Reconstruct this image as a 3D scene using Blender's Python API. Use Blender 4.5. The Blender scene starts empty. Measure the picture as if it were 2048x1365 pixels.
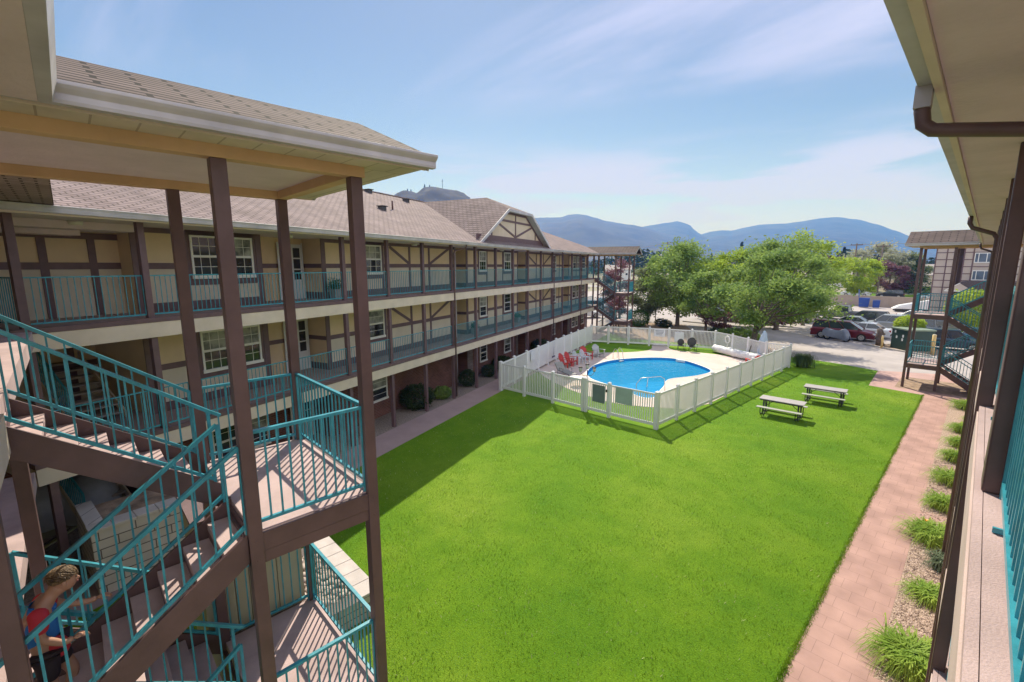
import bpy, math, random
from mathutils import Matrix, Vector
R=math.radians
random.seed(7)
S=bpy.context.scene
COL=S.collection
EYE=7.0
# ---------------------------------------------------------------- camera
cd=bpy.data.cameras.new('camera'); cam=bpy.data.objects.new('camera',cd); COL.objects.link(cam)
cd.sensor_width=36.0; cd.lens=36*912/2048.0; cd.clip_start=0.05; cd.clip_end=20000
cam.location=(0,0,EYE); cam.rotation_euler=(math.pi/2-0.1645,0,0.8007)
S.camera=cam
# ---------------------------------------------------------------- sky
SUN_D=Vector((-0.715,0.622,1.0)).normalized()
W=bpy.data.worlds.new('World'); S.world=W; W.use_nodes=True
nt=W.node_tree; nt.nodes.clear()
def N(t,k,**kw):
    n=t.nodes.new(k)
    for a,b in kw.items(): setattr(n,a,b)
    return n
out=N(nt,'ShaderNodeOutputWorld'); bg=N(nt,'ShaderNodeBackground')
sky=N(nt,'ShaderNodeTexSky'); sky.sky_type='NISHITA'; sky.sun_disc=False
sky.sun_elevation=math.asin(SUN_D.z); sky.sun_rotation=math.atan2(SUN_D.x,SUN_D.y)
sky.altitude=400; sky.air_density=1.0; sky.dust_density=0.3; sky.ozone_density=2.0
tc=N(nt,'ShaderNodeTexCoord'); sep=N(nt,'ShaderNodeSeparateXYZ'); nt.links.new(tc.outputs['Generated'],sep.inputs[0])
def M_(op,a,b=None,t=nt):
    n=N(t,'ShaderNodeMath',operation=op)
    for i,v in enumerate((a,b)):
        if v is None: continue
        if isinstance(v,(int,float)): n.inputs[i].default_value=v
        else: t.links.new(v,n.inputs[i])
    return n.outputs[0]
zc=M_('MAXIMUM',M_('ADD',sep.outputs[2],0.06),0.03)
px=M_('DIVIDE',sep.outputs[0],zc); py=M_('DIVIDE',sep.outputs[1],zc)
cmb=N(nt,'ShaderNodeCombineXYZ'); nt.links.new(px,cmb.inputs[0]); nt.links.new(py,cmb.inputs[1])
mp=N(nt,'ShaderNodeMapping'); nt.links.new(cmb.outputs[0],mp.inputs[0]); mp.inputs['Rotation'].default_value=(0,0,R(-38)); mp.inputs['Scale'].default_value=(0.35,1.1,1); mp.inputs['Location'].default_value=(1.3,0.4,0)
nz=N(nt,'ShaderNodeTexNoise'); nz.inputs['Scale'].default_value=0.8; nz.inputs['Detail'].default_value=7; nz.inputs['Roughness'].default_value=0.55; nz.inputs['Distortion'].default_value=0.5
nt.links.new(mp.outputs[0],nz.inputs['Vector'])
cr=N(nt,'ShaderNodeMapRange'); cr.interpolation_type='SMOOTHSTEP'; nt.links.new(nz.outputs['Fac'],cr.inputs[0]); cr.inputs[1].default_value=0.42; cr.inputs[2].default_value=0.66
def band(z0,z1,a,b):
    n=N(nt,'ShaderNodeMapRange'); n.interpolation_type='SMOOTHSTEP'; nt.links.new(sep.outputs[2],n.inputs[0])
    for k,v in zip((1,2,3,4),(z0,z1,a,b)): n.inputs[k].default_value=v
    return n.outputs[0]
# cirrus high up; a streaky pale bank low over the hills
hi=M_('MULTIPLY',band(0.27,0.36,0.10,0.95),cr.outputs[0])
mp2=N(nt,'ShaderNodeMapping'); nt.links.new(tc.outputs['Generated'],mp2.inputs[0]); mp2.inputs['Rotation'].default_value=(0,0,R(42)); mp2.inputs['Scale'].default_value=(1.2,1.2,9.0)
nz2=N(nt,'ShaderNodeTexNoise'); nz2.inputs['Scale'].default_value=2.6; nz2.inputs['Detail'].default_value=6; nz2.inputs['Roughness'].default_value=0.5; nz2.inputs['Distortion'].default_value=0.35; nt.links.new(mp2.outputs[0],nz2.inputs['Vector'])
st=N(nt,'ShaderNodeMapRange'); st.interpolation_type='SMOOTHSTEP'; nt.links.new(nz2.outputs['Fac'],st.inputs[0]); st.inputs[1].default_value=0.42; st.inputs[2].default_value=0.58; st.inputs[3].default_value=0.12; st.inputs[4].default_value=1.0
lo=M_('MAXIMUM',M_('MULTIPLY',band(0.17,0.26,1.0,0.0),st.outputs[0]),band(0.04,0.17,0.85,0.0))
cl=M_('MINIMUM',M_('ADD',hi,lo),0.92)
tint=N(nt,'ShaderNodeMix',data_type='RGBA',blend_type='MULTIPLY'); tint.inputs[0].default_value=1.0; nt.links.new(sky.outputs[0],tint.inputs[6]); tint.inputs[7].default_value=(0.67,0.645,0.64,1)
mx=N(nt,'ShaderNodeMix',data_type='RGBA'); nt.links.new(cl,mx.inputs[0]); nt.links.new(tint.outputs[2],mx.inputs[6]); mx.inputs[7].default_value=(3.9,4.15,6.1,1)
# added unseen sky brightness opposite the sun, lifts the shaded walls
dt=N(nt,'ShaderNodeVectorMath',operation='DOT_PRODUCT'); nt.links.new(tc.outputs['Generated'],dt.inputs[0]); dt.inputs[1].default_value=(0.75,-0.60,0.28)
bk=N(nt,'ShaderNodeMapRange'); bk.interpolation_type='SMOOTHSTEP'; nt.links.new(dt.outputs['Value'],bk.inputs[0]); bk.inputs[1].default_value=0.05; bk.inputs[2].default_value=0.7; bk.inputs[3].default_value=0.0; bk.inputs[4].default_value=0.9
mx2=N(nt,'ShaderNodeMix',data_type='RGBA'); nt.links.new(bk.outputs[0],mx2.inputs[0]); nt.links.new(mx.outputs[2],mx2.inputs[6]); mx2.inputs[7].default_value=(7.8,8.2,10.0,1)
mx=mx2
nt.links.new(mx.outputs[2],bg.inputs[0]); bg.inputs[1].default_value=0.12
nt.links.new(bg.outputs[0],out.inputs[0])
# ---------------------------------------------------------------- sun
sd=bpy.data.lights.new('sun','SUN'); sd.energy=4.2; sd.angle=R(0.53); sd.color=(1.0,0.95,0.88)
so=bpy.data.objects.new('sun',sd); COL.objects.link(so); so.rotation_euler=SUN_D.to_track_quat('Z','Y').to_euler(); so.location=(-20,20,60)
S.view_settings.view_transform='Standard'; S.view_settings.look='None'; S.view_settings.exposure=0.57; S.view_settings.gamma=1.0
S.render.engine='CYCLES'
try:
    S.cycles.max_bounces=8; S.cycles.volume_bounces=0; S.cycles.transparent_max_bounces=12
except Exception: pass

# ---------------------------------------------------------------- materials
MATS={}
def mat(name,col,rough=0.7,var=0.12,scale=3.0,bump=0.0,bscale=40.0,metal=0.0,spec=0.5,col2=None,transl=0.0,detail=4,space='Object',sharp=None):
    if name in MATS: return MATS[name]
    m=bpy.data.materials.new(name); m.use_nodes=True; t=m.node_tree; b=t.nodes['Principled BSDF']
    b.inputs['Roughness'].default_value=rough; b.inputs['Metallic'].default_value=metal
    try: b.inputs['Specular IOR Level'].default_value=spec
    except Exception: pass
    c2=col2 or tuple(max(0,c*(1-var*1.6)) for c in col); c1=col if col2 else tuple(min(1,c*(1+var)) for c in col)
    co=N(t,'ShaderNodeTexCoord'); n=N(t,'ShaderNodeTexNoise'); n.inputs['Scale'].default_value=scale; n.inputs['Detail'].default_value=detail; n.inputs['Roughness'].default_value=0.6
    t.links.new(co.outputs[space],n.inputs['Vector'])
    r=N(t,'ShaderNodeValToRGB'); a,bb=sharp or (0.32,0.68)
    r.color_ramp.elements[0].position=a; r.color_ramp.elements[1].position=bb
    r.color_ramp.elements[0].color=(*c2,1); r.color_ramp.elements[1].color=(*c1,1)
    t.links.new(n.outputs['Fac'],r.inputs[0]); t.links.new(r.outputs[0],b.inputs['Base Color'])
    if bump:
        n2=N(t,'ShaderNodeTexNoise'); n2.inputs['Scale'].default_value=bscale; n2.inputs['Detail'].default_value=3; t.links.new(co.outputs[space],n2.inputs['Vector'])
        bu=N(t,'ShaderNodeBump'); bu.inputs['Strength'].default_value=bump; bu.inputs['Distance'].default_value=0.02
        t.links.new(n2.outputs['Fac'],bu.inputs['Height']); t.links.new(bu.outputs[0],b.inputs['Normal'])
    if transl:
        tr=N(t,'ShaderNodeBsdfTranslucent'); t.links.new(r.outputs[0],tr.inputs[0]); ms=N(t,'ShaderNodeMixShader'); ms.inputs[0].default_value=transl
        t.links.new(b.outputs[0],ms.inputs[1]); t.links.new(tr.outputs[0],ms.inputs[2]); t.links.new(ms.outputs[0],t.nodes['Material Output'].inputs['Surface'])
    MATS[name]=m; return m
def brickmat(name,c1,c2,mortar,bw,bh,ms=0.012,rough=0.85,plane='yz',bump=0.4,offset=0.5,noise=0.0):
    m=bpy.data.materials.new(name); m.use_nodes=True; t=m.node_tree; b=t.nodes['Principled BSDF']; b.inputs['Roughness'].default_value=rough; b.inputs['Specular IOR Level'].default_value=0.12
    co=N(t,'ShaderNodeTexCoord'); s=N(t,'ShaderNodeSeparateXYZ'); t.links.new(co.outputs['Object'],s.inputs[0]); c=N(t,'ShaderNodeCombineXYZ')
    idx={'x':0,'y':1,'z':2}
    if plane=='xyz':   # walls of any facing: add x and y along the course
        a=M_('ADD',s.outputs[0],s.outputs[1],t); t.links.new(a,c.inputs[0]); t.links.new(s.outputs[2],c.inputs[1])
    else:
        t.links.new(s.outputs[idx[plane[0]]],c.inputs[0]); t.links.new(s.outputs[idx[plane[1]]],c.inputs[1])
    k=N(t,'ShaderNodeTexBrick'); k.offset=offset; t.links.new(c.outputs[0],k.inputs['Vector'])
    k.inputs['Color1'].default_value=(*c1,1); k.inputs['Color2'].default_value=(*c2,1); k.inputs['Mortar'].default_value=(*mortar,1)
    k.inputs['Scale'].default_value=1.0; k.inputs['Mortar Size'].default_value=ms; k.inputs['Brick Width'].default_value=bw; k.inputs['Row Height'].default_value=bh; k.inputs['Bias'].default_value=0.0
    n=N(t,'ShaderNodeTexNoise'); n.inputs['Scale'].default_value=1.3; n.inputs['Detail'].default_value=6; t.links.new(co.outputs['Object'],n.inputs['Vector'])
    mr=N(t,'ShaderNodeMapRange'); mr.inputs[1].default_value=0.3; mr.inputs[2].default_value=0.7; mr.inputs[3].default_value=0.8; mr.inputs[4].default_value=1.15; t.links.new(n.outputs['Fac'],mr.inputs[0])
    mm=N(t,'ShaderNodeMix',data_type='RGBA',blend_type='MULTIPLY'); mm.inputs[0].default_value=1; t.links.new(k.outputs['Color'],mm.inputs[6])
    cc=N(t,'ShaderNodeCombineColor'); [t.links.new(mr.outputs[0],cc.inputs[i]) for i in range(3)]; t.links.new(cc.outputs[0],mm.inputs[7]); t.links.new(mm.outputs[2],b.inputs['Base Color'])
    bu=N(t,'ShaderNodeBump'); bu.inputs['Strength'].default_value=bump; bu.inputs['Distance'].default_value=0.01; bu.invert=True; t.links.new(k.outputs['Fac'],bu.inputs['Height']); t.links.new(bu.outputs[0],b.inputs['Normal'])
    MATS[name]=m; return m
cream=mat('stucco_cream',(0.70,0.54,0.35),0.9,0.05,1.2,0.25,120)
creamL=mat('stucco_pale',(0.66,0.55,0.43),0.9,0.06,1.0,0.2,120)
beam_tan=mat('beam_tan',(0.60,0.40,0.22),0.75,0.07,2.0,0.15,60)
fascia=mat('fascia_cream',(0.68,0.58,0.47),0.8,0.06,1.5,0.15,80)
soffit=mat('soffit_board',(0.66,0.54,0.57),0.8,0.05,2.0,0.4,25)
brown=mat('timber_brown',(0.15,0.09,0.098),0.55,0.10,5.0,0.15,90)
brown2=mat('steel_brown',(0.13,0.075,0.075),0.42,0.16,2.2,0.1,60)
teal=mat('teal_paint',(0.045,0.30,0.385),0.30,0.18,6.0,0.08,80)
deckp=mat('deck_pink',(0.49,0.36,0.355),0.75,0.13,1.6,0.25,90)
gutterm=mat('gutter_metal',(0.50,0.475,0.50),0.45,0.14,1.8,0,1)
white=mat('vinyl_white',(0.74,0.74,0.74),0.4,0.03,2.0)
frame_w=mat('frame_white',(0.78,0.77,0.74),0.45,0.03,2.0)
doorw=mat('door_white',(0.66,0.68,0.70),0.4,0.04,1.5)
glass=mat('window_glass',(0.03,0.035,0.045),0.06,0.3,1.0,spec=0.8)
blind=mat('window_blind',(0.42,0.42,0.38),0.6,0.15,2.0,col2=(0.10,0.11,0.11),sharp=(0.38,0.6))
lawn_l=(0.16,0.30,0.012)
brickw=brickmat('brick_wall',(0.22,0.085,0.065),(0.15,0.06,0.05),(0.20,0.15,0.13),0.22,0.075,0.010,plane='yz')
quoin=brickmat('quoin_block',(0.24,0.20,0.18),(0.18,0.14,0.13),(0.12,0.1,0.09),0.4,0.2,0.01,plane='xyz')
shingle=brickmat('roof_shingle',(0.29,0.225,0.22),(0.25,0.19,0.185),(0.11,0.085,0.08),0.30,0.135,0.018,plane='yx',bump=0.6)
paver=brickmat('paver_pink',(0.47,0.30,0.265),(0.44,0.28,0.25),(0.30,0.19,0.17),0.41,0.41,0.004,plane='xy',bump=0.12)
conc_p=mat('concrete_pink',(0.47,0.30,0.27),0.85,0.08,0.8,0.2,60)
conc_deck=mat('pool_deck_concrete',(0.60,0.49,0.44),0.85,0.07,0.7,0.2,60)
asphalt=mat('asphalt_pale',(0.40,0.355,0.345),0.9,0.10,0.5,0.3,80,detail=8)
gravel=mat('gravel_bed',(0.60,0.45,0.36),0.95,0.4,22.0,0.9,45,col2=(0.22,0.15,0.12),detail=5,sharp=(0.35,0.62))
soilm=mat('dry_soil',(0.34,0.24,0.17),0.95,0.3,3.0,0.6,30)
def lawnmat():
    m=bpy.data.materials.new('lawn_grass'); m.use_nodes=True; t=m.node_tree; b=t.nodes['Principled BSDF']; b.inputs['Roughness'].default_value=0.85; b.inputs['Specular IOR Level'].default_value=0.15
    co=N(t,'ShaderNodeTexCoord')
    def nz(sc,det=4,ro=0.6):
        n=N(t,'ShaderNodeTexNoise'); n.inputs['Scale'].default_value=sc; n.inputs['Detail'].default_value=det; n.inputs['Roughness'].default_value=ro; t.links.new(co.outputs['Object'],n.inputs['Vector']); return n.outputs['Fac']
    def ramp(f,els):
        r=N(t,'ShaderNodeValToRGB'); e=r.color_ramp.elements
        while len(e)<len(els): e.new(0.5)
        for i,(p,c) in enumerate(els): e[i].position=p; e[i].color=(*c,1)
        t.links.new(f,r.inputs[0]); return r.outputs[0]
    base=ramp(nz(0.22,3),[(0.28,(0.085,0.215,0.007)),(0.5,(0.135,0.27,0.009)),(0.72,(0.205,0.325,0.022))])
    fine=ramp(nz(34,8,0.85),[(0.36,(0.5,0.6,0.5)),(0.5,(0.95,0.97,0.95)),(0.64,(1.6,1.4,1.6))])
    mm=N(t,'ShaderNodeMix',data_type='RGBA',blend_type='MULTIPLY'); mm.inputs[0].default_value=0.85; t.links.new(base,mm.inputs[6]); t.links.new(fine,mm.inputs[7])
    mid=ramp(nz(1.6,6,0.75),[(0.3,(0.72,0.82,0.7)),(0.7,(1.28,1.15,1.5))])
    m2=N(t,'ShaderNodeMix',data_type='RGBA',blend_type='MULTIPLY'); m2.inputs[0].default_value=0.8; t.links.new(mm.outputs[2],m2.inputs[6]); t.links.new(mid,m2.inputs[7])
    t.links.new(m2.outputs[2],b.inputs['Base Color'])
    bu=N(t,'ShaderNodeBump'); bu.inputs['Strength'].default_value=1.0; bu.inputs['Distance'].default_value=0.04; t.links.new(nz(40,4,0.7),bu.inputs['Height']); t.links.new(bu.outputs[0],b.inputs['Normal'])
    return m
lawnm=lawnmat()

# ---------------------------------------------------------------- mesh helpers
class MB:
    def __init__(s): s.v=[]; s.f=[]; s.mi=[]; s.mats=[]; s.cur=0; s.sm=[]; s.smooth=False
    def use(s,m):
        if m not in s.mats: s.mats.append(m)
        s.cur=s.mats.index(m); return s
    def face(s,idx): s.f.append(idx); s.mi.append(s.cur); s.sm.append(s.smooth)
    def poly(s,pts):
        b=len(s.v); s.v+= [tuple(p) for p in pts]; s.face(list(range(b,b+len(pts))))
    def hexa(s,p):   # 8 pts: bottom 4 ccw, top 4 ccw
        b=len(s.v); s.v+=[tuple(q) for q in p]
        for f in ((3,2,1,0),(4,5,6,7),(0,1,5,4),(1,2,6,5),(2,3,7,6),(3,0,4,7)): s.face([b+i for i in f])
    def box(s,x0,x1,y0,y1,z0,z1):
        s.hexa([(x0,y0,z0),(x1,y0,z0),(x1,y1,z0),(x0,y1,z0),(x0,y0,z1),(x1,y0,z1),(x1,y1,z1),(x0,y1,z1)])
    def bar(s,p,q,w,h,up=(0,0,1)):
        p=Vector(p);q=Vector(q);d=(q-p).normalized();u=Vector(up)
        if abs(d.dot(u))>0.98: u=Vector((0,1,0))
        a=d.cross(u).normalized()*w/2; c=a.cross(d).normalized()*h/2
        s.hexa([p-a-c,p+a-c,q+a-c,q-a-c,p-a+c,p+a+c,q+a+c,q-a+c])
    def prism(s,pts,axis,a,b):   # polygon pts (2D) extruded along axis
        def P(u,v,w): return {'x':(w,u,v),'y':(u,w,v),'z':(u,v,w)}[axis]
        n=len(pts); k=len(s.v); s.v+=[P(u,v,a) for u,v in pts]+[P(u,v,b) for u,v in pts]
        s.face([k+i for i in range(n)][::-1]); s.face([k+n+i for i in range(n)])
        for i in range(n): j=(i+1)%n; s.face([k+i,k+j,k+n+j,k+n+i])
    def tube(s,pts,r,n=8,cap=True):
        pts=[Vector(p) for p in pts]; rr=r if isinstance(r,(list,tuple)) else [r]*len(pts)
        rings=[]; prev=None; sm=s.smooth; s.smooth=True
        for i,p in enumerate(pts):
            d=(pts[min(i+1,len(pts)-1)]-pts[max(i-1,0)]).normalized()
            if prev is None:
                u=Vector((0,0,1)) if abs(d.z)<0.9 else Vector((1,0,0)); a=d.cross(u).normalized()
            else: a=(prev-d*prev.dot(d)).normalized()
            prev=a; c=d.cross(a)
            b=len(s.v); rings.append(b)
            for k in range(n):
                t=2*math.pi*k/n; s.v.append(tuple(p+(a*math.cos(t)+c*math.sin(t))*rr[i]))
        for i in range(len(pts)-1):
            for k in range(n): l=(k+1)%n; s.face([rings[i]+k,rings[i]+l,rings[i+1]+l,rings[i+1]+k])
        s.smooth=sm
        if cap: s.face([rings[0]+k for k in range(n)][::-1]); s.face([rings[-1]+k for k in range(n)])
    def ball(s,c,rx,ry,rz,n=10,m=7,jit=0,rnd=random):
        b=len(s.v); sm=s.smooth; s.smooth=True
        for i in range(m+1):
            th=math.pi*i/m
            for k in range(n):
                ph=2*math.pi*k/n; j=1+rnd.uniform(-jit,jit)
                s.v.append((c[0]+rx*math.sin(th)*math.cos(ph)*j,c[1]+ry*math.sin(th)*math.sin(ph)*j,c[2]+rz*math.cos(th)*j))
        for i in range(m):
            for k in range(n): l=(k+1)%n; s.face([b+i*n+k,b+(i+1)*n+k,b+(i+1)*n+l,b+i*n+l])
        s.smooth=sm
    def cyl(s,c,r,h,axis='z',n=16,r2=None):
        c=Vector(c); d={'x':Vector((1,0,0)),'y':Vector((0,1,0)),'z':Vector((0,0,1))}[axis]
        s.tube([c-d*h/2,c+d*h/2],[r,r2 if r2 is not None else r],n)
    def build(s,name,parent=None,bevel=0,mats=None,weld=False):
        me=bpy.data.meshes.new(name); me.from_pydata(s.v,[],s.f)
        for m in (mats or s.mats): me.materials.append(m)
        me.polygons.foreach_set('material_index',s.mi); me.polygons.foreach_set('use_smooth',s.sm); me.update()
        o=bpy.data.objects.new(name,me); COL.objects.link(o)
        if parent: o.parent=parent
        if bevel:
            bv=o.modifiers.new('bevel','BEVEL'); bv.width=bevel; bv.segments=2; bv.limit_method='ANGLE'
        return o
def part(name,parent,m,fn,bevel=0):
    b=MB(); b.use(m); fn(b); return b.build(name,parent,bevel)
def tag(o,label=None,cat=None,group=None,kind=None):
    if label: o['label']=label
    if cat: o['category']=cat
    if group: o['group']=group
    if kind: o['kind']=kind
    return o
def empty(name,loc=(0,0,0),rz=0,**kw):
    o=bpy.data.objects.new(name,None); COL.objects.link(o); o.location=loc; o.rotation_euler=(0,0,rz); o.empty_display_size=0.3
    return tag(o,**kw)
def copy_tree(o,parent=None):
    c=o.copy(); COL.objects.link(c); c.parent=parent
    for ch in [x for x in bpy.data.objects if x.parent==o]: copy_tree(ch,c)
    return c
def struct(name,b,m=None): return tag(b.build(name),kind='structure')
def rail(b,p,q,h=1.03,bot=0.09,sp=0.115,tr=0.045,br=0.035,bal=0.018,posts=True):
    """railing between two floor-level points (sloped allowed), plumb balusters"""
    p=Vector(p); q=Vector(q); L=(Vector((q.x,q.y,0))-Vector((p.x,p.y,0))).length
    up=Vector((0,0,1))
    b.bar(p+up*h,q+up*h,tr,tr*0.75); b.bar(p+up*bot,q+up*bot,br,br)
    n=max(2,int(L/sp))
    d=(q-p)
    hd=Vector((d.x,d.y,0)).normalized()*bal/2; sd_=Vector((-hd.y,hd.x,0))
    for i in range(n+1):
        c=p+d*(i/n); w=1.0
        if posts and i in (0,n): w=1.9
        a=hd*w; e=sd_*w; z0=Vector((0,0,bot if not(posts and i in(0,n)) else 0.0)); z1=Vector((0,0,h))
        b.hexa([c-a-e+z0,c+a-e+z0,c+a+e+z0,c-a+e+z0,c-a-e+z1,c+a-e+z1,c+a+e+z1,c-a+e+z1])

# ================================================================ GROUND
NLx,NLy=math.cos(.3495),math.sin(.3495)
def LW(n,s,z=0): # left-building local to world
    return (-17.35+NLx*n-NLy*s, 9.63+NLy*n+NLx*s, z)
g=MB(); g.use(mat('far_ground',(0.20,0.22,0.12),0.95,0.3,0.02,detail=6,col2=(0.30,0.26,0.20)))
GROUND=g
# parking lot and lane
g=MB(); g.use(asphalt); g.poly([(-75,33,-0.012),(30,33,-0.012),(40,121,-0.012),(-75,121,-0.012)]); struct('parking_lot',g)
g=MB(); g.use(mat('street_grey',(0.33,0.31,0.31),0.9,0.08,0.4,0.2,60)); g.poly([(-120,124,-0.010),(60,124,-0.010),(60,134,-0.010),(-120,134,-0.010)]); struct('street',g)
# lawn
g=MB(); g.use(lawnm)
lawn=[LW(1.6,-22),(-1.65,-12,0),(-1.65,7.9,0),(-1.68,33.0,0),(-4.1,33.35,0),(-4.35,38.5,0),(-6.5,39.3,0),(-9.4,39.7,0),(-12,39.9,0),(-16,40.6,0),(-24,38.5,0),LW(1.6,33)]
g.poly(lawn); struct('lawn',g)
# pavements
g=MB(); g.use(paver); g.poly([(-1.65,-12,0.006),(-0.55,-12,0.006),(-0.55,40,0.006),(-1.65,40,0.006)]); g.poly([(-0.55,6.6,.006),(1.3,6.6,.006),(1.3,9.2,.006),(-.55,9.2,.006)]); g.poly([(-0.55,16.3,.006),(1.3,16.3,.006),(1.3,17.0,.006),(-.55,17.0,.006)]); struct('brick_walkway',g)
g=MB(); g.use(conc_p); g.poly([(-4.1,33.35,0.004),(-1.65,32.9,0.004),(-1.65,40,0.004),(-4.35,38.6,0.004)]); g.poly([(-0.55,33.2,.004),(3,33.2,.004),(3,34.0,.004),(-.55,34.0,.004)]); struct('concrete_apron',g)
g=MB(); g.use(gravel); g.poly([(-0.55,9.2,.002),(1.3,9.2,.002),(1.3,33.2,.002),(-.55,33.2,.002)]); struct('gravel_bed',g)
g=MB(); g.use(soilm); g.poly([(-3.0,34.0,.010),(2.5,34.0,.010),(2.5,37.6,.010),(-3.0,37.6,.010)]); struct('soil_patch',g)
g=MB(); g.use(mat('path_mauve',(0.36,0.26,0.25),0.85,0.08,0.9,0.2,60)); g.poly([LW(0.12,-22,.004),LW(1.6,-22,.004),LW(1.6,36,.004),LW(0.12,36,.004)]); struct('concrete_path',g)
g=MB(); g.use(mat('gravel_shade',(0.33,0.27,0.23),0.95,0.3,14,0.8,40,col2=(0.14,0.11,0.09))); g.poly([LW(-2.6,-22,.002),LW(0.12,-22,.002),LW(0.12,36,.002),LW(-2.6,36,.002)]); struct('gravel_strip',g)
# pool deck with a pool-shaped opening
pool=[(-17.38,23.57),(-18.21,24.99),(-18.73,26.48),(-18.83,28.28),(-18.31,29.98),(-17.06,31.87),(-15.74,32.6),(-14.54,32.2),(-13.2,31.4),(-12.27,30.65),(-11.95,29.87),(-12.19,28.27),(-12.72,27.1),(-13.04,26.29),(-12.86,25.38),(-12.39,24.41),(-12.12,23.33),(-11.61,22.2),(-11.75,21.5),(-12.3,21.45),(-13.0,21.8),(-13.9,22.2),(-14.93,22.4),(-16.3,22.7)]
def smooth(pl,it=2):
    for _ in range(it):
        o=[]
        for i in range(len(pl)):
            a,b=pl[i],pl[(i+1)%len(pl)]; o.append((a[0]*.75+b[0]*.25,a[1]*.75+b[1]*.25)); o.append((a[0]*.25+b[0]*.75,a[1]*.25+b[1]*.75))
        pl=o
    return pl
pool=smooth(pool)
deckout=smooth([(-21.3,23.2),(-22.2,26.0),(-22.4,28.6),(-21.0,30.6),(-19.3,32.6),(-18.8,34.6),(-20.3,37.2),(-19.2,37.6),(-17.6,35.6),(-15.5,36.3),(-13.2,36.6),(-10.2,35.6),(-9.12,34.0),(-9.15,27),(-9.15,21.5),(-10.8,20.3),(-12.5,19.4),(-15,19.7),(-17.0,20.3),(-19.5,21.4)],1)
def loft_ring(b,A,Bp,z,close=True):
    # triangulated band between outer loop A and inner loop Bp via angle matching
    c=(sum(p[0] for p in Bp)/len(Bp),sum(p[1] for p in Bp)/len(Bp))
from mathutils.geometry import tessellate_polygon
g=MB(); g.use(conc_deck)
def tess(b,outer,holes,z):
    loops=[[Vector((x,y,0)) for x,y in outer]]+[[Vector((x,y,0)) for x,y in h] for h in holes]
    tr=tessellate_polygon(loops); flat=[p for l in loops for p in l]; k=len(b.v); b.v+=[(p.x,p.y,z) for p in flat]
    for t in tr:
        a,c,d=[flat[i] for i in t]
        if (c-a).cross(d-a).z<0: t=(t[0],t[2],t[1])
        b.face([k+i for i in t])
tess(g,deckout,[pool],0.012); struct('pool_deck',g)
tess(GROUND,[(-9000,-3000),(9000,-3000),(9000,12000),(-9000,12000)],[pool],-0.03); struct('ground',GROUND)
# replace lawn mesh by one with a pool hole
bpy.data.objects.remove(bpy.data.objects['lawn'])
g=MB(); g.use(lawnm); tess(g,[(p[0],p[1]) for p in lawn],[pool],0.0); struct('lawn',g)
# the pool: basin + water
pr_=empty('swimming_pool',(-15,27,0),label='curved blue swimming pool with a notch on its right side',cat='swimming pool')
def shift(pl): return [(x+15,y-27) for x,y in pl]
pl=shift(pool); n=len(pl)
cx=sum(p[0] for p in pl)/n; cy=sum(p[1] for p in pl)/n
def ins(pl,k): return [(x+(cx-x)*k,y+(cy-y)*k) for x,y in pl]
b=MB(); b.use(mat('pool_liner',(0.02,0.33,0.72),0.4,0.08,1.5,col2=(0.015,0.25,0.62)))
for i in range(n):
    j=(i+1)%n; b.poly([(*pl[i],0.010),(*pl[j],0.010),(*pl[j],-1.5),(*pl[i],-1.5)])
b2=[]; tess(b,pl,[],-1.5); b.build('basin',pr_)
b=MB(); b.use(mat('coping_white',(0.80,0.79,0.77),0.5,0.03,2))
o1=[(x+(x-cx)*0.028,y+(y-cy)*0.02) for x,y in pl]
for i in range(n):
    j=(i+1)%n; b.poly([(*o1[i],0.03),(*o1[j],0.03),(*pl[j],0.03),(*pl[i],0.03)]); b.poly([(*pl[i],0.03),(*pl[j],0.03),(*pl[j],-.02),(*pl[i],-.02)]); b.poly([(*o1[j],0.03),(*o1[i],0.03),(*o1[i],0.0),(*o1[j],0.0)])
b.build('coping',pr_)
wm=bpy.data.materials.new('pool_water'); wm.use_nodes=True; t=wm.node_tree; bs=t.nodes['Principled BSDF']
bs.inputs['Base Color'].default_value=(0.04,0.46,0.80,1); bs.inputs['Roughness'].default_value=0.03; bs.inputs['IOR'].default_value=1.33
co=N(t,'ShaderNodeTexCoord'); n1=N(t,'ShaderNodeTexNoise'); n1.inputs['Scale'].default_value=2.2; n1.inputs['Detail'].default_value=3; n1.inputs['Distortion'].default_value=0.6; t.links.new(co.outputs['Object'],n1.inputs['Vector'])
bu=N(t,'ShaderNodeBump'); bu.inputs['Strength'].default_value=0.5; bu.inputs['Distance'].default_value=0.05; t.links.new(n1.outputs['Fac'],bu.inputs['Height']); t.links.new(bu.outputs[0],bs.inputs['Normal'])
trn=N(t,'ShaderNodeBsdfTransparent'); trn.inputs[0].default_value=(0.55,0.85,0.95,1); msx=N(t,'ShaderNodeMixShader'); msx.inputs[0].default_value=0.45
t.links.new(bs.outputs[0],msx.inputs[1]); t.links.new(trn.outputs[0],msx.inputs[2]); t.links.new(msx.outputs[0],t.nodes['Material Output'].inputs['Surface'])
b=MB(); b.use(wm); tess(b,ins(pl,0.004),[],-0.16); b.build('water',pr_)
b=MB(); b.use(frame_w); b.box(-.35,.35,-.1,.1,-.15,0.02); o=b.build('skimmer',pr_); o.location=(-0.2,5.35,0.012)

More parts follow.
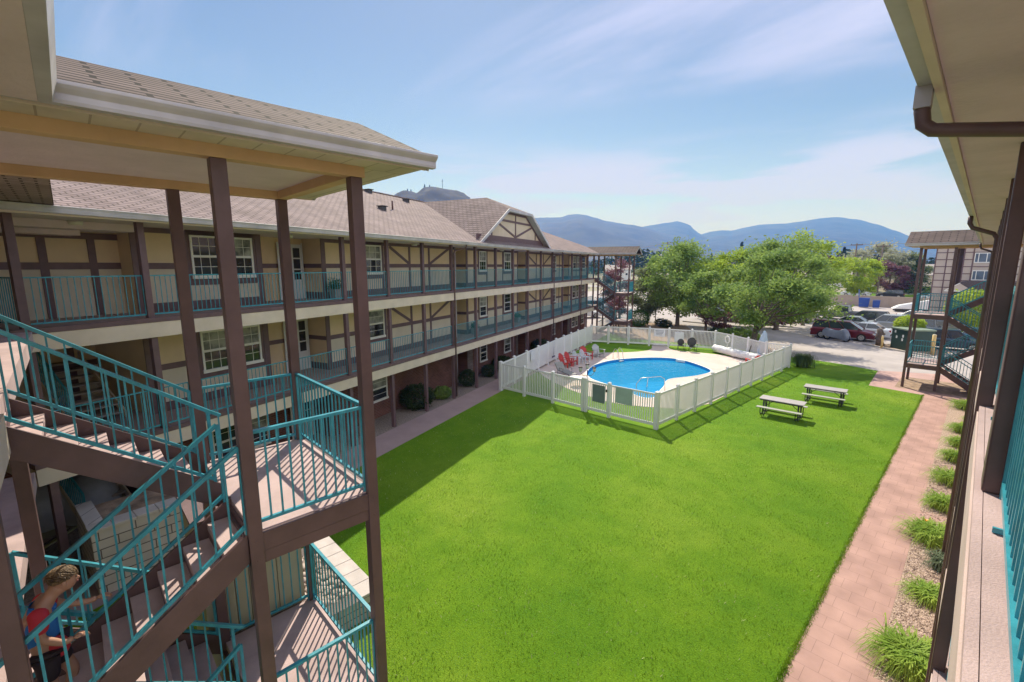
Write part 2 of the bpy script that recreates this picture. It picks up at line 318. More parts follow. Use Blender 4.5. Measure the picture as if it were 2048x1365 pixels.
# ================================================================ generic stair tower
def stair_tower(name,label,loc,rz,Wd,U1,U2,nearup,z3=5.7,post_u=(0.0,),low_first=True,roof_u0=-2.5,siding=False,over=0.45,gut=True,us=0.0):
    """local x=u runs from the building to the landing end, y=v across; nearup: which side carries floor->landing flights"""
    T=empty(name,loc,rz,label=label,cat='stair tower',group='stair towers of the apartment buildings')
    fw=0.93 if Wd<2.5 else (Wd-0.3)/2
    H=2.85; hl=H/2
    va=(0.02,fw) ; vb=(Wd-fw-0.25,Wd-0.02)
    # posts
    ps=0.065
    for u,v,z0,z1 in [(U1,0,0,7.95),(U2,0,0,7.95),(U2,Wd,0,7.95),(U1,Wd,0,7.95)]:
        part('post',T,brown2,lambda b:b.box(u-ps,u+ps,v-ps,v+ps,z0,z1),0.006)
    for pu in post_u:
        for v in (0,Wd): part('post',T,brown2,lambda b:b.box(pu-ps,pu+ps,v-ps,v+ps,0,7.95),0.006)
    for k in range(2):
        zb=k*H; zl=zb+hl
        # landing slab and edge beams
        part('landing',T,deckp,lambda b:b.box(U1,U2+0.02,0.0,Wd,zl-0.12,zl),0.008)
        def beams(b):
            b.box(U1-ps,U2+ps,-0.05,-0.002,zl-0.22,zl-0.015); b.box(U1-ps,U2+ps,-0.04,0.03,zl-0.36,zl-0.225)
            b.box(U1-ps,U2+ps,Wd+0.002,Wd+0.05,zl-0.26,zl-0.015)
            b.box(U2+0.022,U2+0.07,-0.04,Wd+0.04,zl-0.26,zl-0.012); b.box(U1-0.05,U1-0.002,-0.04,Wd+0.04,zl-0.28,zl-0.13)
            for uu in (U1,U2):
                for dz in (-0.08,-0.3): b.cyl((uu,-0.058,zl+dz),0.014,0.02,'y',6)
        part('landing_beam',T,brown2,beams,0.004)
        for p,q in [((U1+ps,0.02,zl),(U2-ps,0.02,zl)),((U2,ps,zl),(U2,Wd-ps,zl)),((U2-ps,Wd-0.02,zl),(U1-0.03,Wd-0.02,zl))]:
            part('railing',T,teal,lambda b:rail(b,p,q,h=1.06))
        # flights
        for up in (0,1):
            side=va if (up==0)==(not nearup) else vb
            z0=zb if up==0 else zl; 
            v0,v1=side; n=8; rise=hl/n; run=(U1-us)/(n-1) if False else (U1-us)/n
            # up==0: floor zb at u=us  -> landing at U1 ; up==1: landing at U1 -> floor zb+H at u=us
            def pt(i): # i steps from the bottom
                return (us+run*i) if up==0 else (U1-run*i)
            def treads(b):
                for i in range(1,n):
                    ua,ub=pt(i),pt(i+1 if i<n else i); z=z0+rise*i
                    lo,hi=min(ua,ub)-0.02,max(ua,ub)+0.02
                    b.box(lo,hi,v0+0.04,v1-0.04,z-0.05,z)
                    b.box(lo if up==0 else hi-0.045,lo+0.045 if up==0 else hi,v0+0.04,v1-0.04,z-0.085,z-0.05)
            part('tread',T,deckp,treads,0.006)
            def risers(b):
                for i in range(1,n+1):
                    ua=pt(i); z=z0+rise*i
                    uu=ua-0.012 if up==0 else ua+0.012
                    b.box(uu-0.006,uu+0.006,v0+0.045,v1-0.045,z-rise-0.0,z-0.052)
            part('riser',T,brown,risers)
            for v in (v0,v1):
                def string(b):
                    A=pt(0);B=pt(n)
                    e=0.10 if up==0 else -0.10
                    b.prism([(A-e*0,z0-0.02),(A,z0+0.10),(B,z0+hl+0.04),(B,z0+hl-0.28),(A+(0.35 if up==0 else -0.35),z0-0.02)] if z0<0.1 else [(A,z0-0.22),(A,z0+0.10),(B,z0+hl+0.04),(B,z0+hl-0.28)],'y',v-0.02,v+0.02)
                part('stringer',T,brown2,string,0.003)
                def hand(b):
                    A=pt(0.35);B=pt(n-0.25)
                    rail(b,(A,v,z0+rise*0.35+0.04),(B,v,z0+hl-rise*0.25+0.04),h=0.94,bot=0.09,tr=0.05,sp=0.13)
                    if True:
                        # little return at the lower end of the handrail
                        b.bar((A,v,z0+rise*0.35+0.98),(A-(0.12 if up==0 else -0.12),v,z0+rise*0.35+0.90),0.045,0.035)
                part('stair_railing',T,teal,hand)
    # roof: beam ring, soffit, gable roof along u
    zb=7.95
    def ring(b):
        b.box(roof_u0,U2+0.09,-0.08,0.07,zb,zb+0.145); b.box(roof_u0,U2+0.09,Wd-0.07,Wd+0.08,zb,zb+0.145); b.box(U2-0.06,U2+0.088,0.072,Wd-0.072,zb-0.001,zb+0.144)
    part('roof_beam',T,beam_tan,ring,0.004)
    part('ceiling',T,soffit,lambda b:(b.box(roof_u0,U2-0.062,0.072,Wd-0.072,zb+0.105,zb+0.12),))
    part('eave_soffit',T,soffit_v,lambda b:(b.box(roof_u0,U2+0.62,-over,-0.082,zb+0.11,zb+0.125),b.box(roof_u0,U2+0.62,Wd+0.082,Wd+over,zb+0.11,zb+0.125),b.box(U2+0.092,U2+0.62,-0.081,Wd+0.081,zb+0.112,zb+0.124)))
    yr=Wd/2; e=over+0.03; m_=0.41; ze=zb+0.26; zr=ze+(yr+e)*m_
    def roof(b):
        for s_ in (-1,1):
            y0=yr+s_*(yr+e); th=0.035
            a=[(roof_u0,y0,ze),(U2+0.68,y0,ze),(U2+0.68,yr,zr),(roof_u0,yr,zr)]
            if s_>0: a=a[::-1]
            lo=[(x,y,z-th) for x,y,z in a]; b.hexa(lo+a)
    o=part('roof',T,shingle_tower,roof)
    part('eave_fascia',T,fascia,lambda b:b.box(roof_u0,U2+0.63,-over-.022,-over-.001,zb+.095,ze-.015)); part('eave_fascia',T,fascia,lambda b:b.box(roof_u0,U2+0.63,Wd+over+.001,Wd+over+.022,zb+.095,ze-.015))
    part('gable',T,fascia,lambda b:b.prism([(-0.02,zb+0.13),(Wd+0.02,zb+0.13),(yr,zr-0.16)],'x',U2+0.02,U2+0.06))
    def rake(b):
        for s_ in (-1,1):
            y0=yr+s_*(yr+e); b.bar((U2+0.66,y0,ze-0.10),(U2+0.66,yr,zr-0.10),0.025,0.14)
    part('rake_board',T,gutterm,rake)
    if gut:
        for s_,nm in ((-1,'gutter'),(1,'gutter')):
            y0=yr+s_*(yr+e)
            def gt(b):
                yy=y0+s_*0.05
                b.prism([(yy-0.045*1,ze-0.15),(yy+0.025,ze-0.15),(yy+0.032,ze-0.125),(yy+0.03,ze-0.085),(yy+0.06,ze-0.055),(yy+0.075,ze-0.035),(yy+0.075,ze-0.012),(yy+0.06,ze-0.012),(yy-0.045,ze-0.012)] if s_>0 else [(yy+0.045,ze-0.15),(yy-0.025,ze-0.15),(yy-0.032,ze-0.125),(yy-0.03,ze-0.085),(yy-0.06,ze-0.055),(yy-0.075,ze-0.035),(yy-0.075,ze-0.012),(yy-0.06,ze-0.012),(yy+0.045,ze-0.012)],'x',roof_u0,U2+0.70)
            part(nm,T,gutterm,gt,0.003)
    return T
shingle_tower=brickmat('roof_shingle_tower',(0.17,0.13,0.12),(0.145,0.11,0.10),(0.025,0.02,0.018),0.6,0.14,0.024,plane='xy',bump=0.9)

soffit_v=brickmat('vented_soffit',(0.62,0.54,0.46),(0.60,0.52,0.44),(0.42,0.35,0.29),0.28,50,0.008,plane='xy',bump=0.5)
# near tower: u=+y, v=-x ; origin at (-4.97,-0.86)
near=stair_tower('stair_tower','nearest stair tower with brown posts, teal railings and sunlit pink landings',(-4.97,-0.86,0),math.pi/2,2.38,1.96,3.26,False,post_u=(),roof_u0=-2.6)
# far right tower: u=-x, v=-y ; origin (0.7,37.0)
rt=stair_tower('stair_tower','stair tower at the far end of the right building, beside the parked cars',(0.75,36.9,0),math.pi,2.5,2.05,3.45,True,post_u=(0.2,),roof_u0=-1.2)
# far left tower: u=+n, v=+s
lt=stair_tower('stair_tower','small distant stair tower at the far end of the left building, beside the round bush',LW(0.12,31.0),0.3495,2.3,2.1,3.45,True,post_u=(0.35,),roof_u0=-1.9)

# ================================================================ LEFT BUILDING
LB=empty('apartment_building',LW(0,0),0.3495,label='long half-timbered three-storey apartment building with teal balcony railings on the left',cat='building')
WP=-1.5
SE=33.4   # far end
alcoves=[(-4.75+0.35,-2.0),(7.35,8.6),(15.95,17.3),(25.8,27.4)]
alcoves[0]=(-4.55,-2.05)
def wallseg(z0,z1,m,extra):
    def f(b):
        s=-8.3
        for a0,a1 in alcoves+[(SE,SE)]:
            b.poly([(WP,s,z0),(WP,a0,z0),(WP,a0,z1),(WP,s,z1)])
            if a0<SE:
                b.poly([(WP,a0,z0),(WP-1.0,a0,z0),(WP-1.0,a0,z1),(WP,a0,z1)]); b.poly([(WP-1.0,a0,z0),(WP-1.0,a1,z0),(WP-1.0,a1,z1),(WP-1.0,a0,z1)]); b.poly([(WP-1.0,a1,z0),(WP,a1,z0),(WP,a1,z1),(WP-1.0,a1,z1)])
            s=a1
        b.poly([(WP,SE,z0),(-14.5,SE,z0),(-14.5,SE,z1),(WP,SE,z1)])   # far end
        xr=-2.1 if z0>5 else -4.2
        b.poly([(WP,-8.3,z1),(xr,-8.3,z1),(xr,-8.3,z0),(WP,-8.3,z0)])
        b.poly([(xr,-8.3,z0),(xr,-8.3,z1),(xr,-13.2,z1),(xr,-13.2,z0)])
        b.poly([(xr,-13.2,z0),(xr,-13.2,z1),(-0.2,-13.2,z1),(-0.2,-13.2,z0)]); b.poly([(-0.2,-13.2,z0),(-0.2,-13.2,z1),(-0.2,-24,z1),(-0.2,-24,z0)])
        b.poly([(-14.5,SE,z0),(-14.5,-24,z0),(-14.5,-24,z1),(-14.5,SE,z1)])
    return f
part('brick_wall',LB,brickw,wallseg(0,2.5,None,None))
part('wall',LB,cream,wallseg(2.5,5.3,None,None)); part('wall',LB,cream,wallseg(5.3,8.13,None,None))
for zf in (2.85,5.7):
    part('floor_slab',LB,mat('walkway_floor',(0.30,0.22,0.21),0.8,0.08,2,0.2,60),lambda b:(b.box(WP-1.0,0.02,-11.15,SE-0.3,zf-0.30,zf),b.box(-4.2,-2.51,-11.15,-8.3,zf-0.30,zf)))
    part('fascia',LB,fascia,lambda b:(b.box(0.022,0.10,-11.25,SE-0.25,zf-0.47,zf-0.10),b.box(-4.2,0.02,-11.25,-11.152,zf-0.47,zf-0.10),b.box(WP-1.0,0.02,-11.14,SE-0.3,zf-0.455,zf-0.302)))
    part('ledge',LB,brown,lambda b:(b.box(0.022,0.11,-11.26,SE-0.24,zf-0.098,zf+0.012),b.box(-4.2,0.02,-11.26,-11.152,zf-0.098,zf+0.012)))
part('soffit',LB,soffit,lambda b:(b.box(WP-1.0,0.62,-24,SE+0.5,8.02,8.05),b.box(-4.2,-2.51,-13.2,-8.3,8.02,8.05),b.box(-2.08,-.9,-13.0,-8.4,7.84,8.015),b.box(-2.08,-1.5,-13.0,-9.3,7.72,7.838)))
sposts=[-11.0,-8.75,-6.7,-4.75]+[2.4*k for k in range(-1,13)]+[31.0,32.9]
for f_,(z0,z1) in enumerate([(0,2.38),(2.862,5.23),(5.712,8.02)]):
    for s in sposts: part('post',LB,brown,lambda b:b.box(-0.09,0.05,s-0.07,s+0.07,z0,z1))
for zf in (2.85,5.7):
    for a,c in zip(sposts[:-2],sposts[1:-1]): part('railing',LB,teal,lambda b:rail(b,(-0.02,a+0.08,zf+0.01),(-0.02,c-0.08,zf+0.01),h=1.04,bal=0.014,tr=0.035,posts=False))
    part('railing',LB,teal,lambda b:rail(b,(-0.1,-11.05,zf+0.01),(-3.0,-11.05,zf+0.01),h=1.04,bal=0.016,posts=False))
# timber framing on the wall
def timbers(b,zf,top):
    x0,x1=WP+0.003,WP+0.028; w=0.07
    def V(s,ww=0.07,z0=zf,z1=top): b.box(x0,x1,s-ww,s+ww,z0,z1)
    def Hh(s0,s1,z,hw=0.085): b.box(x0,x1-0.003,s0,s1,z-hw,z+hw)
    wins=[(-6.82,-6.0),(-5.8,-4.88),(0.25,1.3),(10.15,11.05),(13.61,14.64),(22.96,23.87),(28.61,29.6),(29.95,30.6),(31.6,32.7)]
    segs=[(-8.3,-4.55),(-2.05,7.35),(8.6,15.95),(17.3,25.8),(27.4,SE)]
    for s0,s1 in segs:
        cur=s0
        for a,c in wins:
            if s0<a<s1: Hh(cur,a-0.13,zf+1.28); cur=c+0.13
        if s1>cur: Hh(cur,s1,zf+1.28)
        Hh(s0,s1,top-0.07,0.07); b.box(x0,x1+0.004,s0,s1,zf,zf+0.26)
    for s in (-8.2,-6.97,-4.65,-1.95,1.42,3.34,4.95,8.7,11.2,13.45,15.85,17.4,19.41,20.92,22.8,24.81,27.5,28.45,29.78,31.0,SE-0.07): V(s,0.1 if s in(-8.2,-1.95,8.7,17.4,27.5,-4.65) else 0.065)
    for a,c in wins:
        for s in (a-0.06,c+0.06): V(s,0.058,zf+0.75,top-0.1)
        Hh(a-0.1,c+0.1,zf+2.24,0.07); Hh(a-0.1,c+0.1,zf+0.80,0.085)
    for (s0,zz0),(s1,zz1) in [((1.9,2.15),(3.3,1.38)),((5.0,1.38),(6.9,2.25)),((17.5,2.15),(19.3,1.38)),((21.0,1.38),(22.6,2.15))]:
        b.bar((x0+0.016,s0,zf+zz0),(x0+0.016,s1,zf+zz1),0.13,0.022,up=(1,0,0))
    # recess back wall
    xr0,xr1=(-2.097,-2.07) if zf>5 else (-4.197,-4.17)
    for s in (-8.89,-9.85,-12.6): b.box(xr0,xr1,s-0.08,s+0.08,zf,top-0.2)
    b.box(xr0,xr1-0.003,-13.2,-8.3,zf+1.2,zf+1.37); b.box(xr0,xr1-0.003,-13.2,-8.3,top-0.36,top-0.2)
    # alcove returns
    for a0,a1 in alcoves: b.box(WP-0.997,WP-0.975,a0,a1,zf+1.2,zf+1.36); b.box(WP-1,WP,a1-0.024,a1-0.003,zf+1.2,zf+1.36); b.box(WP-.99,WP,a1-0.022,a1-0.004,zf,zf+.26)
for zf,top in ((2.85,5.23),(5.7,8.02)): part('timber_framing',LB,brown,lambda b:timbers(b,zf,top))
def window(parent,s0,s1,z0,z1,grid=3,x=WP+0.0,bl=0.5,seed=0):
    fr=part('window',parent,frame_w,lambda b:(b.box(x+0.003,x+0.06,s0,s0+0.06,z0,z1),b.box(x+0.003,x+0.06,s1-0.06,s1,z0,z1),b.box(x+0.003,x+0.058,s0+0.06,s1-0.06,z1-0.06,z1),b.box(x+0.003,x+0.085,s0-0.03,s1+0.03,z0-0.05,z0+0.05),b.box(x+0.003,x+0.052,s0+0.06,s1-0.06,(z0+z1)/2-0.035,(z0+z1)/2+0.035)))
    def pane(b):
        zm=(z0+z1)/2
        b.use(blind if bl>0.3 else glass); b.box(x+0.004,x+0.022,s0+0.05,s1-0.05,zm,z1-0.05)
        b.use(glass); b.box(x+0.004,x+0.022,s0+0.05,s1-0.05,z0+0.05,zm)
        b.use(frame_w); k=0.008
        for zz in (((zm+z1)/2),((zm+z0)/2)): b.box(x+0.024,x+0.032,s0+0.06,s1-0.06,zz-k,zz+k)
        for i in range(1,grid if (z0>5 or s0<-5) else 1):
            ss=s0+(s1-s0)*i/grid; b.box(x+0.024,x+0.031,ss-k,ss+k,z0+0.05,z1-0.05)
    bb=MB(); pane(bb); bb.build('pane',fr)
    return fr
def door(parent,s0,s1,zf,x=WP-1.0):
    d=part('door',parent,doorw,lambda b:(b.box(x+0.003,x+0.07,s0,s1,zf,zf+2.1),b.box(x+0.07,x+0.085,s0-0.06,s0,zf,zf+2.16),b.box(x+0.07,x+0.085,s1,s1+0.06,zf,zf+2.16)))
    def gl(b):
        ww=(s1-s0)
        for (a,c) in ((s0+ww*0.62,s1-0.08),):
            for k in range(3): b.box(x+0.071,x+0.078,a,c,zf+0.75+k*0.42,zf+0.75+k*0.42+0.37)
    part('sidelight',d,glass,gl)
    part('door_handle',d,mat('brass',(0.6,0.5,0.3),0.3,0.05,3,metal=1.0),lambda b:b.ball((x+0.10,s0+0.5*(s1-s0),zf+1.0),0.03,0.03,0.06,8,5))
for zf,h0,h1 in ((0.0,0.82,1.95),(2.85,0.92,2.17),(5.7,0.95,2.18)):
    L_=[(-6.82,-6.0),(-5.8,-4.88),(0.25,1.3),(10.15,11.05),(13.61,14.64),(22.96,23.87),(28.61,29.6),(29.95,30.6),(31.6,32.7)]
    for i,(a,c) in enumerate(L_): window(LB,a,c,zf+h0,zf+h1,3,bl=(i*0.37+zf*0.21)%1)
    for a0,a1 in alcoves: door(LB,a1-1.12,a1-.12,zf)
def wains(b,zf):
    for s0,s1 in [(-8.3,-4.55),(-2.05,7.35),(8.6,15.95),(17.3,25.8),(27.4,SE)]: b.box(WP+.001,WP+.002,s0,s1,zf+.2,zf+1.2)
    xr=-2.1 if zf>5 else -4.2
    b.box(xr+.001,xr+.002,-13.2,-8.3,zf,zf+1.25)
for zf in (2.85,5.7): part('wainscot',LB,mat('stucco_grey_cream',(0.62,0.55,0.44),.9,.05,1.2,.2,100),lambda b:wains(b,zf))
# brick quoins by the ground-floor entries
for a0,a1 in alcoves[1:]:
    part('quoin',LB,quoin,lambda b:b.box(WP+0.003,WP+0.035,a1+0.02,a1+0.62,0,2.4)); part('quoin',LB,quoin,lambda b:b.box(WP+0.003,WP+0.035,a0-0.35,a0-0.02,0,2.4))
# gutter, downpipes, lights
def Lg(b):
    b.prism([(0.60,8.03),(0.70,8.03),(0.72,8.12),(0.745,8.17),(0.73,8.175),(0.60,8.16)],'y',-24,SE+0.35)
part('gutter',LB,gutterm,Lg,0.003)
part('fascia',LB,fascia,lambda b:b.box(0.56,0.598,-24,SE+0.35,7.99,8.14))
for s in (4.86,19.27,26.5):
    def dp(b):
        b.tube([(0.66,s+0.35,8.05),(0.66,s+0.35,7.95),(0.6,s+0.33,7.86),(0.14,s+0.03,7.72),(0.12,s,7.6),(0.12,s,5.0),(0.12,s,0.12)],0.042,8)
    part('downpipe',LB,brown2,dp)
part('downpipe',LB,gutterm,lambda b:b.tube([(WP+0.1,7.3,8.0),(WP+0.1,7.3,0.1)],0.05,8))
for s in (-9.6,-7.4,-3.9,3.0,12.2,24.0):
    for zc in (8.02,5.24): part('ceiling_light',LB,mat('lamp_glass_off',(0.7,0.68,0.6),0.3,0.05,3),lambda b:b.cyl((-0.9,s,zc-0.05),0.13,0.09,'z',12,0.15))
# roof
def Lroof(b):
    zE=8.18; m_=0.41; xr=-7.3; x0=0.62
    zr=zE+(x0-xr)*m_; xb=2*xr-x0
    e0=-26; e1=SE+0.5; hp=x0-xr
    A=(x0,e0,zE);B_=(x0,e1,zE);C=(xr,e1-hp,zr);D=(xr,e0,zr)
    b.poly([A,B_,C,D]); b.poly([B_,(xb,e1,zE),C]); b.poly([(xb,e1,zE),(xb,e0,zE),D,C]); b.poly([(xb,e0,zE),A,D])
part('roof',LB,shingle,Lroof)
part('ridge_cap',LB,mat('ridge_shingle',(0.33,0.255,0.24),0.9,0.15,3),lambda b:b.bar((-7.3,-26,8.18+7.92*.41),(-7.3,SE+.5-7.92,8.18+7.92*.41),0.28,0.05))
# jerkin-head dormer
DR=part('dormer',LB,creamL,lambda b:b.prism([(7.6,8.42),(17.1,8.42),(13.95,10.28),(10.75,10.28)],'x',-1.2,0.0))
dorm_sh=brickmat('dormer_shingle',(0.24,0.185,0.18),(0.205,0.155,0.15),(0.08,0.06,0.058),0.30,0.135,0.018,plane='xz',bump=0.6)
def droof(b):
    sc=12.35; zr=11.40
    pe=[(7.0,8.22),(10.6,10.36),(sc,zr)]
    for sg in (-1,1):
        e=(0.42,sc+sg*5.35,8.20); t_=(0.42,sc+sg*1.72,10.38); rr=(-2.1,sc,zr); bk=(-7.6,sc,zr); e2=(0.30,sc+sg*5.35,8.20)
        q=[e,t_,rr,bk,(-0.1,sc+sg*5.35,8.20)]
        if sg<0: q=q[::-1]
        b.poly(q)
    b.poly([(0.42,sc-1.72,10.38),(0.42,sc+1.72,10.38),(-2.1,sc,zr)][::-1])
part('dormer_roof',DR,dorm_sh,droof)
def drake(b):
    sc=12.35
    for sg in (-1,1): b.bar((0.43,sc+sg*5.37,8.14),(0.43,sc+sg*1.72,10.32),0.03,0.17,up=(0,0,1))
    b.bar((0.43,sc-1.74,10.31),(0.43,sc+1.74,10.31),0.03,0.16)
part('rake_board',DR,gutterm,drake)
def dsoff(b):
    sc=12.35
    for sg in (-1,1):
        q=[(0.42,sc+sg*5.2,8.22),(0.42,sc+sg*1.66,10.28),(0.0,sc+sg*1.62,10.27),(0.0,sc+sg*5.2,8.22)]
        b.poly(q if sg<0 else q[::-1])
    b.poly([(0.42,sc-1.66,10.27),(0.42,sc+1.66,10.27),(0,sc+1.66,10.27),(0,sc-1.66,10.27)])
part('dormer_soffit',DR,mat('soffit_grey',(0.42,0.40,0.38),0.7,0.06,2),dsoff)
def dtim(b):
    sc=12.35; x=0.016
    b.box(0.003,0.03,7.3,17.4,8.34,8.74)
    for a,c in [((8.0,8.6),(10.75,10.22)),((16.7,8.6),(13.95,10.22)),((10.75,10.2),(13.95,10.2)),((9.95,9.72),(14.75,9.72)),((sc,8.75),(sc,10.2)),((9.6,9.6),(sc-0.05,8.8)),((15.1,9.6),(sc+0.05,8.8)),((9.1,8.75),(9.1,9.3)),((15.6,8.75),(15.6,9.3))]:
        b.bar((x,a[0],a[1]),(x,c[0],c[1]),0.13,0.026+random.uniform(0,.003),up=(1,0,0))
part('dormer_timbers',DR,brown,dtim)
part('pent_roof',DR,mat('dark_shingle',(0.10,0.08,0.085),0.9,0.15,8),lambda b:b.hexa([(0.035,7.6,8.2),(0.5,7.1,8.17),(0.5,17.6,8.17),(0.035,17.1,8.2),(0.035,7.6,8.40),(0.5,7.1,8.19),(0.5,17.6,8.19),(0.035,17.1,8.40)]))
# roof vents
for i,(n_,s_) in enumerate([(-3.3,3.6),(-6.9,6.6),(-6.3,9.3)]):
    z_=8.18+(0.62-n_)*0.41
    part('roof_vent',LB,mat('vent_dark',(0.06,0.06,0.065),0.5,0.1,3),lambda b:(b.box(n_-.15,n_+.15,s_-.15,s_+.15,z_-.05,z_+.14),b.box(n_-.2,n_+.22,s_-.2,s_+.2,z_+.14,z_+.18)))
part('vent_pipe',LB,mat('pipe_rust',(0.10,0.05,0.04),0.7,0.1,3),lambda b:b.cyl((-3.6,4.75,8.18+4.22*.41+.2),0.045,0.5,'z',8))
# stairs inside the recess of the left building
for k in range(2):
    zf=k*2.85
    T=LB
    def tr(b):
        for i in range(8): b.box(-2.0-0.27*(i+1),-2.0-0.27*i+0.03,-9.85,-8.75,zf+0.178*(i+1)-0.05,zf+0.178*(i+1))
    part('stair_treads',LB,mat('tread_grey',(0.34,0.29,0.27),0.7,0.08,3),tr)
    def st(b):
        for s in (-9.88,-8.72): b.prism([(-1.95,zf-0.0),(-1.95,zf+.2),(-4.16,zf+1.66),(-4.16,zf+1.3)],'y',s-.02,s+.02)
    part('stringer',LB,creamL,st)
    part('stair_railing',LB,teal,lambda b:rail(b,(-2.0,-9.86,zf+.1),(-4.1,-9.86,zf+1.5),h=.95,sp=.11))

for n_,s_,z_,l,k in ((-1.15,-1.75,5.7,'leafy plant in a grey box pot beside the top floor door',0),(-1.2,15.2,2.85,'dark potted plant by a middle floor entry in the distance',1),(-1.1,8.9,2.85,'small potted shrub near the downpipe on the middle floor',2)):
    x,y,_=LW(n_,s_); o=empty('potted_plant',(x,y,z_),.3495,label=l,cat='potted plant',group='pots on the walkways')
    part('pot',o,mat('pot_grey',(0.30,0.29,0.28),.8,.1,3),lambda b:b.hexa([(-.15,-.15,.003),(.15,-.15,.003),(.15,.15,.003),(-.15,.15,.003),(-.2,-.2,.38),(.2,-.2,.38),(.2,.2,.38),(-.2,.2,.38)]),.01)
    bb=MB(); bb.use(mat('pot_leaf',(0.07,0.14,0.04),.6,.2,3,transl=.2)); rq=random.Random(k)
    for q in range(500):
        v=Vector((rq.gauss(0,.13),rq.gauss(0,.13),.5+rq.gauss(0,.12)))
        if v.z>.36: a=Vector((rq.gauss(0,1),rq.gauss(0,1),rq.gauss(0,1))).normalized()*.05; c=a.cross(Vector((rq.gauss(0,1),rq.gauss(0,1),1))).normalized()*.022; bb.poly([v-a,v+c,v+a,v-c])
    bb.build('foliage',o)
# ================================================================ RIGHT BUILDING (local = world)
RB=empty('apartment_building',(0,0,0),0,label='right-hand apartment building seen edge-on, with long beige soffit and brown columns',cat='building')
part('wall',RB,cream,lambda b:(b.box(1.45,9,2.0,33.4,0.0,8.1)))
part('soffit',RB,soffit,lambda b:(b.box(-0.30,1.45,0.06,34.2,8.05,8.08)))
part('fascia',RB,fascia,lambda b:(b.box(-0.345,-0.302,-0.5,34.2,8.02,8.18)))
def Rg(b): b.prism([(-0.348,8.05),(-0.42,8.05),(-0.44,8.13),(-0.455,8.18),(-0.44,8.185),(-0.348,8.17)],'y',0.02,34.2)
part('gutter',RB,gutterm,Rg,0.003)
shingle_r=brickmat('roof_shingle_right',(0.42,0.33,0.31),(0.34,0.265,0.25),(0.12,0.09,0.085),0.30,0.135,0.018,plane='yx',bump=0.6)
part('roof',RB,shingle_r,lambda b:(b.hexa([(-0.46,0.02,8.19),(4.5,0.02,8.19),(4.5,34.3,8.19),(-0.46,34.3,8.19),(-0.46,0.02,8.22),(4.5,0.02,10.2),(4.5,34.3,10.2),(-0.46,34.3,8.22)])))
for zf in (2.85,5.7):
    part('floor_slab',RB,deckp,lambda b:b.box(0.135,1.45,1.2,36.9,zf-0.3,zf))
    part('fascia',RB,mat('fascia_pinkish',(0.52,0.41,0.38),.8,.06,1.5,.15,80),lambda b:(b.box(0.085,0.132,1.2,36.9,zf-0.45,zf-0.06)))
    part('ledge',RB,deckp,lambda b:(b.box(0.095,0.132,1.2,36.9,zf-0.058,zf-0.002)))
ry=[3.75,6.1,8.5,10.9,13.3,15.7,18.1,20.5,22.9,25.3,27.7,30.1,32.5,34.9]
for y in ry:
    x0=0.07 if y>4 else 0.13
    if y>4: part('post',RB,brown2,lambda b:b.box(x0-0.0,x0+0.11,y-0.06,y+0.06,0,8.05),0.01)
    else: part('post',RB,brown2,lambda b:b.box(0.122,0.205,y-0.06,y+0.14,5.70,8.05),0.01)
for zf in (2.85,5.7):
    yy=[1.3]+ry
    for a,c in zip(yy[:-1],yy[1:]):
        def rr(b):
            rail(b,(0.215,a+0.1,zf),(0.215,c-0.1,zf),h=1.05,bot=0.08,sp=0.115,tr=0.045,br=0.04,bal=0.02)
            for t_ in (0.25,0.75): b.box(0.165,0.23,a+(c-a)*t_-0.008,a+(c-a)*t_+0.008,zf+0.004,zf+0.03)
        part('railing',RB,teal,rr)
# downpipes on the right building
part('downpipe',RB,brown2,lambda b:b.tube([(-0.39,3.83,8.06),(-0.39,3.83,7.92),(-0.375,3.83,7.84),(-0.33,3.83,7.80),(-0.25,3.83,7.785),(0.10,3.83,7.72),(0.15,3.83,7.69),(0.163,3.83,7.6),(0.163,3.83,7.4)],0.04,12))
part('downpipe_outlet',RB,gutterm,lambda b:b.box(-0.43,-0.35,3.78,3.88,7.93,8.06))
for y in (14.2,32.0): part('downpipe',RB,brown2,lambda b:b.tube([(-0.39,y,8.06),(-0.39,y,7.9),(-0.34,y,7.8),(0.0,y,7.66),(0.06,y,7.55),(0.06,y,0.1)],0.045,10))

# ================================================================ CONNECTING WING at the camera's back
CW=empty('apartment_wing',(0,-0.9,0),0,label='pink floored walkway corner and grey gutter at the near left edge',cat='building')
for zf in (2.85,5.7):
    part('floor_slab',CW,deckp,lambda b:b.box(-13,-4.9 if zf<3 else -4.9,-2.6,0.0 if zf<3 else 0.3,zf-0.28,zf))
    part('fascia',CW,fascia,lambda b:(b.box(-4.898,-4.85,-2.6,0.0 if zf<3 else 0.3,zf-0.42,zf-0.04),b.box(-6.13,-4.9,(0.0 if zf<3 else 0.3)+.002,(0.0 if zf<3 else 0.3)+.05,zf-0.42,zf-0.04)))
part('wall',CW,cream,lambda b:b.box(-13,-2,-3.4,-2.6,0,8.0))
part('post',CW,brown2,lambda b:b.box(-5.03,-4.91,0.22,0.34,0,5.28),0.008); part('post',CW,brown2,lambda b:b.box(-7.42,-7.29,0.22,0.35,0,5.28),0.008)
part('roof_edge',CW,shingle_r,lambda b:b.hexa([(-16,-6,8.19),(-0.5,-6,8.19),(-0.5,0.9,8.19),(-16,0.9,8.19),(-16,-6,10.9),(-0.5,-6,10.9),(-0.5,0.9,8.22),(-16,0.9,8.22)]))
part('gutter',CW,gutterm,lambda b:b.prism([(0.90,8.05),(0.97,8.05),(0.99,8.13),(1.005,8.18),(0.90,8.18)],'x',-4.42,-0.46),0.003)
part('soffit',CW,soffit,lambda b:b.box(-4.42,-0.3,-1.6,0.90,8.05,8.08))

